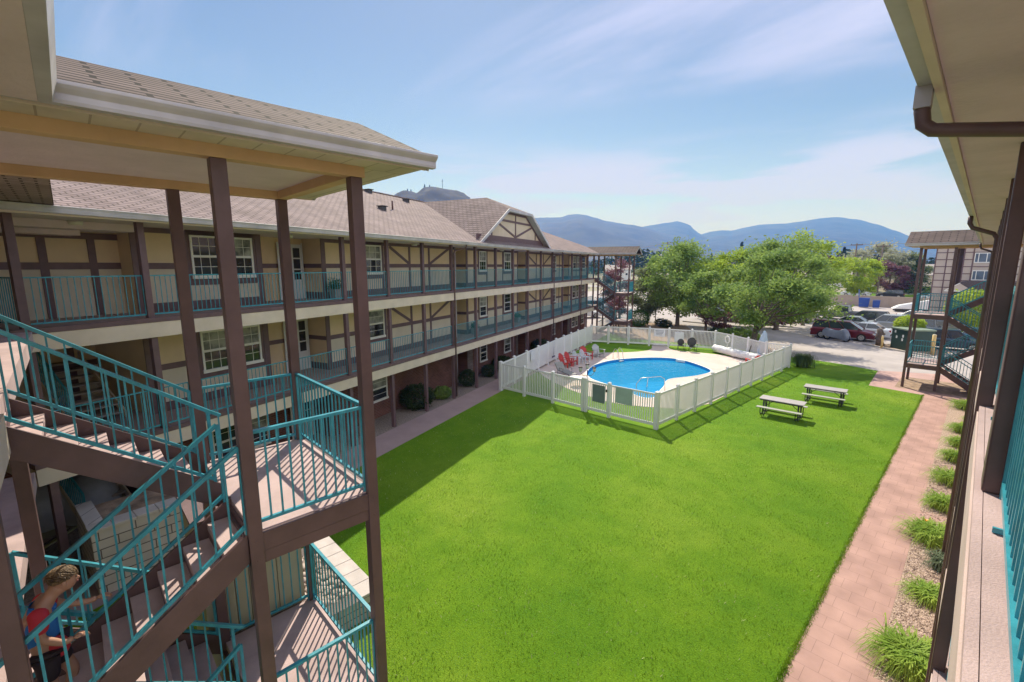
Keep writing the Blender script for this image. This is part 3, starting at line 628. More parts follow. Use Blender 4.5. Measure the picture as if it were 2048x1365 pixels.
# ================================================================ POOL FENCE
PF=empty('pool_fence',(-9.1,17.45,0),0,label='white vinyl picket fence enclosing the pool on all sides',cat='fence')
FO=Vector((-9.1,17.45,0))
def fpost(x,y,rz=0,w=0.065,h=1.66):
    o=part('post',PF,white,lambda b:(b.box(-w,w,-w,w,0,h),b.hexa([(-w-.015,-w-.015,h),(w+.015,-w-.015,h),(w+.015,w+.015,h),(-w-.015,w+.015,h),(-.01,-.01,h+.055),(.01,-.01,h+.055),(.01,.01,h+.055),(-.01,.01,h+.055)])))
    o.location=(x-FO.x,y-FO.y,0); o.rotation_euler=(0,0,rz); return o
def fpanel(p,q,solid=False,name='panel',z0=0.14):
    p=Vector((p[0]-FO.x,p[1]-FO.y,0)); q=Vector((q[0]-FO.x,q[1]-FO.y,0)); d=(q-p); L=d.length; d.normalize(); p=p+d*0.068; q=q-d*0.068; L=(q-p).length
    def f(b):
        b.box(0,L,-.022,.022,1.50,1.58); b.box(0,L,-.022,.022,z0,z0+.13)
        if solid:
            n=int(L/.16)
            for i in range(n): b.box(L*i/n+.002,L*(i+1)/n-.002,-.012,.012,z0+.13,1.50)
        else:
            n=int(round(L/.108))
            for i in range(n):
                c=L*(i+.5)/n; b.box(c-.023,c+.023,-.012,.012,z0+.13,1.50)
    o=part(name,PF,white,f); o.location=p; o.rotation_euler=(0,0,math.atan2(d.y,d.x)); return o
FC=[(-18.43,17.0),(-16.7,17.12),(-14.8,17.27),(-12.95,17.36),(-11.5,17.42),(-9.2,17.6)]
for i,p in enumerate(FC[:-1]):
    fpost(*p,w=0.085 if i==0 else .065)
    if i==3:
        a=(p[0]+.16,p[1]+.01); fpost(*a); gt_=fpanel(a,FC[4],name='gate')
        part('latch',gt_,mat('latch_black',(0.02,0.02,0.02),0.4,0.1,5),lambda b:b.box(1.05,1.13,-.05,.05,1.2,1.32))
    else: fpanel(p,FC[i+1])
fpost(*FC[-1],w=.085)
rf=[(-9.2+0.042*k,17.6+1.78*k) for k in range(11)]; rf[-1]=(-8.82,35.3)
for a,c in zip(rf[:-1],rf[1:]): fpanel(a,c); fpost(*c)
bk=[rf[-1],(-10.35,35.25),(-11.9,36.25),(-13.4,37.3),(-15.1,38.2),(-16.8,37.55),(-18.5,36.85),(-20.0,36.2),(-21.6,35.4),(-23.1,34.5),(-24.45,33.75)]
# gap gate in the back
for i,(a,c) in enumerate(zip(bk[:-1],bk[1:])):
    fpanel(a,c,name='gate' if i==5 else 'panel')
    fpost(*c)
lf=[(-18.43,17.0),(-19.03,18.65),(-19.75,20.45),(-20.45,22.3),(-21.05,23.95),(-21.65,25.55),(-22.2,27.1),(-22.75,28.7),(-23.3,30.3),(-23.85,32.0),bk[-1]]
for i,(a,c) in enumerate(zip(lf[:-1],lf[1:])):
    fpanel(a,c,solid=i>=2)
    if i<9: fpost(*c)
def text(name,s,size,m,loc,rot,parent=None,ext=0.003,align='CENTER',sp=1.0):
    cu=bpy.data.curves.new(name,'FONT'); cu.body=s; cu.size=size; cu.extrude=ext; cu.align_x=align; cu.space_line=sp
    o=bpy.data.objects.new(name,cu); COL.objects.link(o); cu.materials.append(m); o.location=loc; o.rotation_euler=rot
    if parent: o.parent=parent
    return o
ink=mat('sign_ink',(0.05,0.06,0.12),0.6,0.05,3); sgrey=mat('sign_back_grey',(0.15,0.19,0.20),0.6,0.08,2); spale=mat('sign_green_grey',(0.34,0.43,0.41),0.6,0.08,2)
sw=mat('sign_white',(0.72,0.73,0.75),0.5,0.04,2)
def board(name,label,x,y,z,w,h,rz,m,cat='sign'):
    o=empty(name,(x,y,z),rz,label=label,cat=cat); part('board',o,m,lambda b:b.box(-w/2,w/2,-.008,.008,-h/2,h/2)); return o
e1=board('sign','dark grey sign board fixed to the front pool gate',-12.05,17.345,1.05,.66,.84,math.atan2(.06,1.45),sgrey)
e2=board('sign','pale green panel tied to the front fence right of the gate',-10.75,17.44,1.18,.86,.74,math.atan2(.18,2.3),spale)
e3=board('sign','white notice board on the back fence left of the back gate',-19.2,36.5,1.2,.95,.62,math.atan2(.65,1.5),sw)
for k in range(4): part('lettering',e3,ink,lambda b:b.box(-.36+.03*k,.36-.05*k,-.013,-.0085,.18-.12*k,.215-.12*k))
e4=board('sign','blank white panel fixed on the back pool gate',-17.7,37.12,.95,.75,.85,math.atan2(.7,1.7),sw)
e5=board('sign','small printed rules notice on the solid left pool fence',-19.98,21.3,1.2,.75,.62,math.atan2(1.85,-.7)+math.pi,sw)
for k in range(4): part('lettering',e5,mat('ink_soft',(0.35,0.36,0.42),0.6,0.05,3),lambda b:b.box(-.28+.03*(k%2),.28-.05*(k%3),-.013,-.0085,.15-.11*k,.19-.11*k))
# hanging pole brush
o=empty('pool_brush',(-21.25,25.0,0),math.atan2(1.6,-.6)+math.pi,label='thin pole with a dark brush head leaning on the solid left fence',cat='pool brush')
part('pole',o,mat('alu_pole',(0.45,0.46,0.5),0.35,0.05,4,metal=.8),lambda b:b.tube([(0,-.12,.45),(.06,-.06,1.55)],.014,6)); part('brush_head',o,mat('brush_dark',(0.12,0.09,0.12),.7,.1,4),lambda b:b.box(-.25,.25,-.2,-.1,.38,.46))
# ---------------- pool furniture
red=mat('resin_red',(0.55,0.055,0.05),0.45,0.06,3); wres=mat('resin_white',(0.66,0.70,0.74),0.4,0.04,3); gres=mat('resin_greywhite',(0.48,0.49,0.48),0.5,0.06,3); dkm=mat('wicker_dark',(0.045,0.05,0.05),0.6,0.2,14)
def adirondack(name,label,x,y,rz,m,group):
    o=empty(name,(x,y,0),rz,label=label,cat='chair',group=group)   # faces +x
    part('seat',o,m,lambda b:[b.bar((.32-.09*i,-.27,.36-.028*i),(.32-.09*i,.27,.36-.028*i),.08,.022) for i in range(6)])
    def back(b):
        for i in range(7):
            t_=(i-3)/3; h=.74-.16*t_*t_; b.bar((-.17,t_*.21,.20),(-.17-h*.42,t_*.30,.20+h),.085,.02,up=(1,0,.4))
        b.bar((-.30,-.27,.52),(-.30,.27,.52),.05,.03)
    part('backrest',o,m,back)
    for s_ in (-1,1):
        part('arm',o,m,lambda b:b.hexa([(-.34,s_*.33-.05,.55),(.36,s_*.33-.07,.58),(.36,s_*.33+.07,.58),(-.34,s_*.33+.05,.55),(-.34,s_*.33-.05,.575),(.36,s_*.33-.07,.605),(.36,s_*.33+.07,.605),(-.34,s_*.33+.05,.575)]))
        part('leg',o,m,lambda b:b.box(.27,.35,s_*.31-.025,s_*.31+.025,0,.58)); part('leg',o,m,lambda b:b.bar((-.52,s_*.29,.03),(.33,s_*.29,.34),.03,.10))
    return o
lrz=0.3495
CH='chairs lined up on the left side of the pool'
adirondack('adirondack_chair','red slatted chair nearest the camera by the solid fence',-19.75,24.35,lrz-.1,red,CH)
adirondack('adirondack_chair','red slatted chair directly left of the two white plastic chairs',-19.8,25.05,lrz-.15,red,CH)
adirondack('adirondack_chair','red slatted chair between the white plastic chairs and the grey one',-20.3,27.5,lrz-.5,red,CH)
adirondack('adirondack_chair','weathered grey white slatted chair farthest along the row',-20.2,28.9,lrz-.6,gres,CH)
def resin(label,x,y,rz,h=0):
    o=empty('plastic_chair',(x,y,0),rz,label=label,cat='chair',group=CH)
    part('seat',o,wres,lambda b:b.box(-.22,.24,-.22,.22,.43,.46),.01)
    def back(b):
        pts=[]; 
        for i in range(9):
            a=math.pi*i/8; pts.append((-.22-.10*math.sin(a)-.06,-.22*math.cos(a),.62+.30*math.sin(a)))
        b.tube([(-.22,-.22,.45)]+pts+[(-.22,.22,.45)],.022,6)
        for k in range(5): t_=(k-2)*.08; b.bar((-.22,t_,.46),(-.36,t_*1.1,.88-.25*abs(t_)),.045,.012,up=(1,0,.2))
    part('backrest',o,wres,back)
    for s_ in (-1,1):
        part('arm',o,wres,lambda b:b.tube([(-.26,s_*.24,.68),(0,s_*.27,.70),(.2,s_*.26,.68),(.25,s_*.25,.60),(.25,s_*.24,.44)],.022,6))
        for xx in (-.22,.24): part('leg',o,wres,lambda b:b.bar((xx,s_*.21,.44),(xx*1.15,s_*.25,0),.045,.045))
    return o
resin('white plastic armchair standing beside the middle red chair',-19.75,25.75,lrz-.3); resin('white plastic armchair nearer the pool ladder of the two',-19.7,26.5,lrz-.35)
def darkchair(label,x,y,rz,h):
    o=empty('patio_chair',(x,y,0),rz,label=label,cat='chair',group='dark chairs by the back fence')
    part('seat',o,dkm,lambda b:b.cyl((0,0,.43),.25,.04,'z',16))
    def back(b):
        n=16; c=(-.26,0,.43+h)
        b.prism([(h*.95*math.cos(2*math.pi*i/n),.43+h+h*math.sin(2*math.pi*i/n)) for i in range(n)],'x',-.28,-.255)
        b.tube([(-.267,h*.97*math.cos(2*math.pi*i/n),.43+h+h*1.02*math.sin(2*math.pi*i/n)) for i in range(n+1)],.02,6)
    part('backrest',o,dkm,back)
    for s_ in (-1,1):
        part('arm',o,dkm,lambda b:b.tube([(-.25,s_*.26,.68),(.2,s_*.3,.66),(.24,s_*.28,.5),(.22,s_*.24,0)],.016,6))
        part('leg',o,dkm,lambda b:b.tube([(-.2,s_*.2,.43),(-.26,s_*.25,0)],.016,6))
darkchair('small dark round-backed patio chair on the left of the pair',-16.95,35.95,-.95,.26)
darkchair('larger dark oval-backed patio chair on the right of the pair',-16.05,36.1,-.85,.36)
# chaise with metal frame, left foreground of the deck
o=empty('lounge_chair',(-18.0,22.2,0),-.35,label='low metal framed sun lounger behind the front fence on the left',cat='lounger')
mf=mat('frame_bronze',(0.10,0.08,0.07),0.4,0.1,5,metal=.5)
part('frame',o,mf,lambda b:(b.tube([(-.9,-.3,.75),(-.45,-.3,.33),(.95,-.3,.33)],.016,6),b.tube([(-.9,.3,.75),(-.45,.3,.33),(.95,.3,.33)],.016,6),b.tube([(-.2,-.33,.33),(-.2,-.33,.55),(.25,-.33,.55),(.25,-.33,.33)],.014,6),b.tube([(-.2,.33,.33),(-.2,.33,.55),(.25,.33,.55),(.25,.33,.33)],.014,6)))
part('sling',o,mat('sling_grey',(0.30,0.29,0.27),0.8,0.1,8),lambda b:(b.bar((-.45,0,.34),(.95,0,.34),.58,.012),b.bar((-.9,0,.76),(-.45,0,.34),.58,.012)))
for xx,yy in ((-.5,-.28),(-.5,.28),(.85,-.28),(.85,.28)): part('leg',o,mf,lambda b:b.tube([(xx,yy,.33),(xx*1.05,yy,0)],.015,6))
# round metal table behind the fence
o=empty('patio_table',(-16.1,20.9,0),0,label='low white wire table behind the pickets left of the front gate',cat='table')
part('table_top',o,frame_w,lambda b:b.cyl((0,0,.5),.42,.03,'z',18)); 
for k in range(3): part('leg',o,frame_w,lambda b:b.tube([(.25*math.cos(k*2.1),.25*math.sin(k*2.1),.5),(.38*math.cos(k*2.1),.38*math.sin(k*2.1),0)],.014,6))
# triple lantern
o=empty('lantern_post',(-12.93,17.62,0),0.7,label='slim dark post carrying three small lanterns just inside the front fence',cat='lamp')
part('pole',o,mf,lambda b:(b.tube([(0,0,0),(0,0,2.0)],.022,8),b.cyl((0,0,.02),.12,.04,'z',12)))
for dx,dz in ((-.33,0.05),(0,.2),(.33,.05)):
    part('arm',o,mf,lambda b:b.tube([(0,0,1.75),(dx*.6,0,1.72),(dx,0,1.85+dz*.5)],.012,6)) if dx else None
    l_=part('lantern',o,mat('lantern_glass',(0.55,0.57,0.58),0.2,0.05,4),lambda b:b.cyl((dx,0,1.98+dz),.07,.16,'z',6,.095))
    part('cap',l_,mf,lambda b:(b.cyl((dx,0,2.09+dz),.12,.05,'z',6,.03),b.cyl((dx,0,1.885+dz),.06,.03,'z',6)))
# chrome ladder
chrome=mat('chrome',(0.62,0.62,0.62),0.18,0.05,3,metal=1.0)
o=empty('pool_ladder',(-18.55,29.35,0),-.05,label='chrome ladder curving over the left edge of the pool',cat='ladder')
for dy in (-.26,.26): part('handrail',o,chrome,lambda b:b.tube([(-.45,dy,.02),(-.44,dy,.55),(-.33,dy,.78),(-.15,dy,.78),(.02,dy,.55),(.12,dy,0),(.14,dy,-.75)],.022,8))
for k in range(2): part('step',o,frame_w,lambda b:b.box(.06,.2,-.25,.25,-.12-.3*k,-.08-.3*k))
o=empty('pool_handrail',(-12.35,22.6,0),.1,label='bent white metal handrail over the notch in the pool edge',cat='handrail')
part('handrail',o,chrome,lambda b:b.tube([(.55,.9,.02),(.5,.9,.7),(.35,.7,.85),(-.5,.0,.75),(-.62,-.3,.45),(-.6,-.3,-.3)],.022,8)); part('brace',o,chrome,lambda b:b.tube([(-.2,.25,.78),(-.25,.2,-.3)],.02,8))
# cover roll
o=empty('cover_roll',(-12.75,36.25,0),math.atan2(-2.1,4.2),label='long white wrapped pool cover roll lying by the angled back fence',cat='pool cover')
def roll(b):
    rnd=random.Random(3); n=22
    b.tube([(-2.45+4.9*i/n,0.02*math.sin(i),.36+.02*math.sin(i*1.7)) for i in range(n+1)],[.12]+[.30+rnd.uniform(-.03,.03) for _ in range(n-1)]+[.10],12)
part('wrap',o,mat('tarp_white',(0.72,0.72,0.74),0.6,0.06,4,0.5,6),roll)
for xx in (-2.1,2.1): part('stand',o,mf,lambda b:(b.bar((xx,-.3,0.02),(xx,.3,.02),.04,.04),b.bar((xx,0,0.02),(xx,0,.2),.04,.04)))
# life ring on the fence
o=empty('life_ring',(-13.75,37.42,1.15),math.atan2(-1.05,1.5),label='white ring hanging on the back fence above the cover roll',cat='life ring')
n_=18
part('ring',o,frame_w,lambda b:b.tube([(.27*math.cos(2*math.pi*i/n_),-.1,.27*math.sin(2*math.pi*i/n_)) for i in range(n_+1)],.05,8,cap=False)); part('rope',o,frame_w,lambda b:b.tube([(.05,-.1,-.3),(.0,-.11,-.7),(.06,-.1,-1.1)],.04,6))
# covered umbrella and stand
o=empty('parasol',(-10.75,35.9,0),0,label='closed parasol in a pale blue cover behind the right fence',cat='parasol')
part('cover',o,mat('cover_blue',(0.42,0.52,0.62),0.7,0.06,3,0.4,5),lambda b:b.tube([(0,0,.35),(0,0,.9),(0,0,1.6),(0.03,0,2.15),(0.03,0,2.35)],[.34,.36,.30,.16,.03],12)); part('pole',o,mf,lambda b:b.tube([(0,0,0),(0,0,.4)],.03,8)); part('base',o,mf,lambda b:b.cyl((0,0,.04),.3,.08,'z',14))
o=empty('folding_stand',(-11.5,36.1,0),.4,label='dark folded A-shaped stand leaning left of the blue covered parasol',cat='stand')
part('leg',o,mf,lambda b:b.bar((-.35,0,0),(.05,0,1.75),.05,.05)); part('leg',o,mf,lambda b:b.bar((.2,0,0),(.05,0.05,1.75),.05,.05))
o=adirondack('adirondack_chair','red and white low chair half hidden behind the right fence',-10.6,33.6,2.6,red,None)
# picnic tables
ptop=mat('table_top_plastic',(0.40,0.37,0.37),0.55,0.05,3); pbench=mat('bench_plastic',(0.38,0.39,0.33),0.55,0.05,3); pleg=mat('table_leg_dark',(0.05,0.05,0.06),0.45,0.1,4)
def picnic(label,x,y,rz):
    o=empty('picnic_table',(x,y,0),rz,label=label,cat='picnic table',group='picnic tables on the lawn')
    part('table_top',o,ptop,lambda b:[b.box(-.92,.92,-.375+.15*i+.003,-.375+.15*(i+1)-.003,.72,.755) for i in range(5)],.004)
    for s_ in (-1,1): part('bench',o,pbench,lambda b:b.box(-.92,.92,s_*.68-.13,s_*.68+.13,.41,.445),.008)
    for xx in (-.72,.72):
        for d_ in (-.05,.05):
            part('leg',o,pleg,lambda b:b.tube([(xx+d_,-.62,.41),(xx+d_,-.62,.14),(xx+d_,-.5,.03),(xx+d_,-.1,.03),(xx+d_,-.02,.12),(xx+d_,-.16,.72)],.021,6))
            part('leg',o,pleg,lambda b:b.tube([(xx+d_,.62,.41),(xx+d_,.62,.14),(xx+d_,.5,.03),(xx+d_,.1,.03),(xx+d_,.02,.12),(xx+d_,.16,.72)],.021,6))
        part('brace',o,pleg,lambda b:b.tube([(xx,0,.32),(xx*.35,0,.71)],.014,6))
    part('apron',o,pleg,lambda b:b.box(-.88,.88,-.3,-.27,.66,.718))
    return o
picnic('nearer picnic table with grey top and pale green benches',-6.0,23.55,.07); picnic('farther picnic table, partly reached by the tree shade',-5.12,27.55,.09)

# ================================================================ PLANTS
def leafmat(name,c1,c2,tr=0.3): return mat(name,c1,0.6,0.2,0.9,col2=c2,transl=tr,spec=0.25,detail=5,sharp=(0.38,0.62))
tuftm=leafmat('daylily_leaf',(0.42,0.55,0.10),(0.24,0.40,0.06),.4); 
def tuft(label,x,y,r,h,n,seed,m=tuftm,group='grassy clumps in the gravel bed',name='grass_clump',cat='plant'):
    rnd=random.Random(seed); b=MB(); b.use(m)
    for i in range(n):
        a=rnd.uniform(0,6.283); rr=r*rnd.uniform(.45,1.0); hh=h*.72*rnd.uniform(.5,1.05); w=rnd.uniform(.012,.020); x0=rnd.gauss(0,r*.16); y0=rnd.gauss(0,r*.16)
        cx_,cy_=math.cos(a),math.sin(a); tip=rnd.uniform(.0,.45)
        P=[(0,0),(rr*.3,hh*.85),(rr*.68,hh*.95),(rr,hh*tip)]
        k=len(b.v)
        for j,(u,z) in enumerate(P):
            ww=w*(1-j/3.2); b.v.append((x0+cx_*u-cy_*ww,y0+cy_*u+cx_*ww,z)); b.v.append((x0+cx_*u+cy_*ww,y0+cy_*u-cx_*ww,z))
        for j in range(3): b.face([k+2*j,k+2*j+1,k+2*j+3,k+2*j+2])
    o=b.build(name); o.location=(x,y,0); tag(o,label,cat,group); return o
tf=[('large arching grass clump nearest the camera at the bottom right',-.12,9.9,.78,.62,900),
('low flattened grass clump on gravel just beyond the nearest one',-.02,12.4,.60,.34,420),
('broad dark grass clump carrying one orange yellow flower',-.15,15.25,.80,.55,800),
('grass clump beyond the pink crossing slab',-.1,17.6,.60,.50,480),
('loose pale grass clump fifth from the camera',-.05,19.95,.72,.48,480),
('tidy round grass clump sixth from the camera',0.0,22.4,.66,.52,460),
('thin spreading grass clump seventh from the camera',.02,24.4,.64,.45,400),
('bright yellow green grass clump eighth from the camera',.05,26.6,.70,.48,420),
('small dim grass clump between two bigger ones',.25,28.6,.42,.4,200),
('farthest grass clump beside the stair tower soil',.05,31.2,.85,.55,460)]
for i,(l,x,y,r,h,n) in enumerate(tf): tuft(l,x,y,r,h,n,i+1)
fl=MB(); fl.use(mat('flower_orange',(0.85,0.45,0.02),.5,.1,5)); 
for k in range(6): a=k*1.047; fl.hexa([(0,0,.0),(.015,0,.0),(.06*math.cos(a),.06*math.sin(a),.05),(.0,.015,.0),(0,0,.01),(.02,0,.02),(.07*math.cos(a),.07*math.sin(a),.06),(.0,.02,.02)])
o=fl.build('flower'); o.location=(-.35,15.0,.58); tag(o,'single orange yellow lily bloom above the third grass clump','flower')
tuft('dark grassy shrub outside the far corner of the right pool fence',-8.2,36.2,.9,1.3,700,40,leafmat('reed_dark',(0.10,0.15,0.04),(0.05,0.09,0.02),.25),None,'reed_clump')
# wispy grey plant under the downpipe
tuft('wispy grey green grass beside the broad dark clump',.1,13.9,.5,.5,260,41,leafmat('wispy',(0.22,0.27,0.17),(0.15,0.2,0.12),.3),None,'wispy_grass')
import numpy as np
def blades():
    rg=np.random.default_rng(3); n=150000
    u=rg.random(n)**1.5; y=-1+34*u; x=rg.uniform(-17,-1.72,n)
    keep=(x*NLx+17.35*NLx+(y-9.63)*NLy>1.7)&((y<16.9)|(x>-8.6))
    ne=16000; x=np.r_[x[keep],rg.normal(-1.655,.03,ne)]; y=np.r_[y[keep],5+28*rg.random(ne)**1.4]; n=len(x)
    clump=np.sin(x*3.1+np.sin(y*2.3)*2)+np.sin(y*2.7+x*1.3); h=rg.uniform(.02,.05,n)*(1+.25*clump); a=rg.uniform(0,6.283,n); w=rg.uniform(.004,.008,n); le=rg.uniform(.2,1.1,n)*h
    V=np.zeros((n,3,3)); V[:,0]=np.c_[x-w*np.sin(a),y+w*np.cos(a),0*x]; V[:,1]=np.c_[x+w*np.sin(a),y-w*np.cos(a),0*x]; V[:,2]=np.c_[x+le*np.cos(a),y+le*np.sin(a),h]
    me=bpy.data.meshes.new('grass_blades'); me.vertices.add(3*n); me.vertices.foreach_set('co',V.reshape(-1)); me.loops.add(3*n); me.loops.foreach_set('vertex_index',np.arange(3*n)); me.polygons.add(n); me.polygons.foreach_set('loop_start',np.arange(n)*3); me.polygons.foreach_set('loop_total',np.full(n,3)); 
    mi=(rg.random(n)<.05).astype(np.int32); me.polygons.foreach_set('material_index',mi); me.update(); me.validate()
    me.materials.append(leafmat('grass_blade',(0.25,0.38,0.03),(0.16,0.29,0.015),.35)); me.materials.append(mat('grass_dry',(0.55,0.55,0.28),.7,.2,3))
    o=bpy.data.objects.new('grass_blades',me); COL.objects.link(o); tag(o,kind='stuff')
blades()
# gravel pieces near the camera
def stones(name,label,poly,n,r0,r1,seed,m,z=0.0,kind='stuff'):
    rnd=random.Random(seed); b=MB(); b.use(m); xs=[p[0] for p in poly]; ys=[p[1] for p in poly]
    for i in range(n):
        x=rnd.uniform(min(xs),max(xs)); y=rnd.uniform(min(ys),max(ys)); r=rnd.uniform(r0,r1); a=rnd.uniform(0,3.14)
        c,s_=math.cos(a)*r,math.sin(a)*r; e=rnd.uniform(.5,.9); q=rnd.uniform(.4,.7)*r
        k=len(b.v); b.v+=[(x+c,y+s_,z+q*.4),(x-s_*e,y+c*e,z+q*.3),(x-c,y-s_,z+q*.4),(x+s_*e,y-c*e,z+q*.3),(x+c*.2,y+s_*.2,z+q*1.3),(x,y,z-q*.3)]
        for f in ((0,1,4),(1,2,4),(2,3,4),(3,0,4)): b.face([k+j for j in f])
    o=b.build(name); tag(o,kind=kind); return o
stonem=mat('pebble_mix',(0.66,0.50,0.42),0.8,0.3,9,col2=(0.30,0.21,0.17),detail=2,sharp=(.4,.6))
stones('pebbles','',[(-.53,9.25),(.1,22)],9000,.012,.03,5,stonem)
# river-rock planter by the near tower
PL=empty('stone_planter',(-9.1,3.2,0),0,label='low grey block planter filled with river rocks beside the near stair tower',cat='planter')
blockm=brickmat('paving_block',(0.50,0.44,0.42),(0.44,0.38,0.36),(0.18,0.15,0.14),.42,.16,.012,plane='xyz',bump=.4)
part('block_wall',PL,blockm,lambda b:(b.box(-1.3,1.25,.30,.62,0,.48),b.box(-1.3,-1.0,-1.6,.298,0,.47),b.box(.95,1.25,-.35,.298,0,.475)),.01)
part('cap_stones',PL,mat('cap_stone',(0.56,0.50,0.48),.85,.08,3,.3,40),lambda b:[b.box(-1.32+.43*i+.004,-1.32+.43*(i+1)-.004,.27,.66,.482,.54) for i in range(6)],.012)
rr_=random.Random(9); b=MB(); b.use(mat('river_rock',(0.60,0.50,0.44),.7,.25,2.5,col2=(0.30,0.23,0.20),detail=3))
for i in range(520):
    x=rr_.uniform(-.98,.93); y=rr_.uniform(-1.5,.28); r=rr_.uniform(.035,.085)
    b.ball((x,y,.40+rr_.uniform(0,.04)),r*rr_.uniform(.8,1.3),r,r*.6,7,5,.08,rr_)
o=b.build('river_rocks',PL); o['kind']='stuff'
part('fill',PL,gravel,lambda b:b.box(-.99,.94,-1.6,.295,.30,.39))
# block retaining wall further left
BWm=brickmat('retaining_block',(0.62,0.56,0.52),(0.57,0.52,0.48),(0.16,0.14,0.13),.62,.21,.012,plane='xyz',bump=.6)
o=empty('retaining_wall',(-12.5,0.8,0),0.12,label='pale grey block retaining wall seen behind the near stair rails',cat='wall')
part('blocks',o,BWm,lambda b:(b.box(-.35,.0,-1.05,1.3,0,1.45),b.box(-1.9,-.352,1.0,1.3,0,1.45),b.box(-1.9,-.352,-1.05,-.75,0,1.45)),.01); part('cap',o,mat('cap_grey',(0.55,0.50,0.46),.85,.08,3,.3,40),lambda b:[b.box(-.37,.03,-1.08+.4*i+.004,-1.08+.4*(i+1)-.004,1.455,1.53) for i in range(6)],.01); part('soil',o,soilm,lambda b:b.box(-1.9,-.353,-.74,.99,0,1.3))
# siding shed under the landing
o=empty('storage_shed',(-8.2,1.65,0),0,label='cream vertical-siding storage enclosure tucked behind the lowest landing',cat='shed')
sid=mat('siding_cream',(0.52,0.47,0.33),.75,.05,2)
part('wall',o,sid,lambda b:[b.box(.5-.02,.70+(.012 if i%1==0 else 0),-.72+.2*i+.006,-.72+.2*(i+1)-.006,0,3.3) for i in range(7)]+[b.box(-.7,.5,-.7,.66,0,3.28)]); part('roof',o,brown,lambda b:b.box(-.75,.74,-.78,.72,3.302,3.36))
# heap under tarpaulin and boards beneath the left building
o=empty('tarp_heap',(-17.9,-1.2,0),.3,label='grey white tarpaulin heap in the shade at the lower left',cat='tarp')
rnd=random.Random(4); b=MB(); b.use(mat('tarp_grey',(0.42,0.43,0.48),.6,.1,3,.6,5)); b.ball((0,0,.35),1.35,1.0,1.1,16,10,.06,rnd); b.ball((1.0,.7,.3),.8,.7,.9,14,9,.06,rnd); b.build('tarpaulin',o)
o=empty('bicycle',(-16.2,-1.9,0),.5,label='dark bicycle leaning in the shade left of the tarpaulin heap',cat='bicycle')
for xx in (-.5,.5):
    w_=part('wheel',o,mat('tyre_black',(0.02,0.02,0.02),.8,.1,5),lambda b:b.tube([(xx+.32*math.cos(t*.39),0,.34+.32*math.sin(t*.39)) for t in range(17)],.02,6,cap=False))
    part('spokes',w_,chrome,lambda b:[b.bar((xx,0,.34),(xx+.31*math.cos(t*.785),0,.34+.31*math.sin(t*.785)),.005,.005) for t in range(8)])
part('frame',o,mf,lambda b:(b.tube([(-.5,0,.34),(-.1,0,.3),(-.18,0,.85)],.016,6),b.tube([(-.1,0,.3),(.38,0,.75),(.5,0,.34)],.016,6),b.tube([(-.15,0,.72),(.36,0,.75)],.016,6)))
part('handlebar',o,mf,lambda b:b.tube([(.36,-.28,.98),(.38,0,.9),(.36,.28,.98)],.014,6)); part('saddle',o,mf,lambda b:b.ball((-.19,0,.9),.12,.07,.04,8,5))
o=empty('yard_board',(-14.9,-.9,.0),.9,label='yellow green board with curled dark cable lying near the tarpaulin heap',cat='board')
part('panel',o,mat('board_green',(0.35,0.36,0.16),.7,.08,3),lambda b:b.bar((-.5,0,.15),(.5,0,.75),.9,.03)); part('cable',o,mf,lambda b:b.tube([(.3*math.cos(t*.5)-.0,.25*math.sin(t*.5),.52+.18*math.cos(t*.5)) for t in range(11)],.018,6))
# small white rocks by the left path
o=MB(); o.use(mat('white_rock',(0.7,0.7,0.72),.8,.1,4)); o.ball((0,0,.12),.3,.2,.15,10,6,.12,random.Random(2)); o=o.build('white_bag'); o.location=LW(-.35,-1.3,0); tag(o,'crumpled white bag on the gravel by the left building post','bag')

def bush(name,label,x,y,rx,ry,rz,zc,n,ls,m,seed,trunk=False,group=None,cat='bush',shell=.75):
    rnd=random.Random(seed); root=empty(name,(x,y,0),0,label=label,cat=cat,group=group); b=MB(); b.use(m)
    for i in range(n):
        while True:
            u=[rnd.gauss(0,1) for _ in range(3)]; L=math.sqrt(sum(q*q for q in u)); 
            if L>1e-3: break
        f=(shell+(1-shell)*rnd.random())*(1+rnd.gauss(0,.06)); c=Vector((u[0]/L*rx*f,u[1]/L*ry*f,max(.03,zc+u[2]/L*rz*f)))
        leaf(b,c,ls*rnd.uniform(.6,1.3),rnd)
    b.build('foliage',root)
    part('stem',root,bark,lambda bb:bb.tube([(0,0,0),(0.02,0,zc)],[.06,.03],6))
    return root
bark=mat('bark',(0.16,0.12,0.10),0.9,0.25,6,0.6,20)
def leaf(b,c,s,rnd):
    a=Vector((rnd.gauss(0,1),rnd.gauss(0,1),rnd.gauss(0,.6))).normalized(); t=Vector((rnd.gauss(0,1),rnd.gauss(0,1),rnd.gauss(0,1))); d=a.cross(t).normalized()
    k=len(b.v); a=a*s; d=d*s*.45
    b.v+=[tuple(c-a),tuple(c+d),tuple(c+a),tuple(c-d)]; b.face([k,k+1,k+2,k+3])
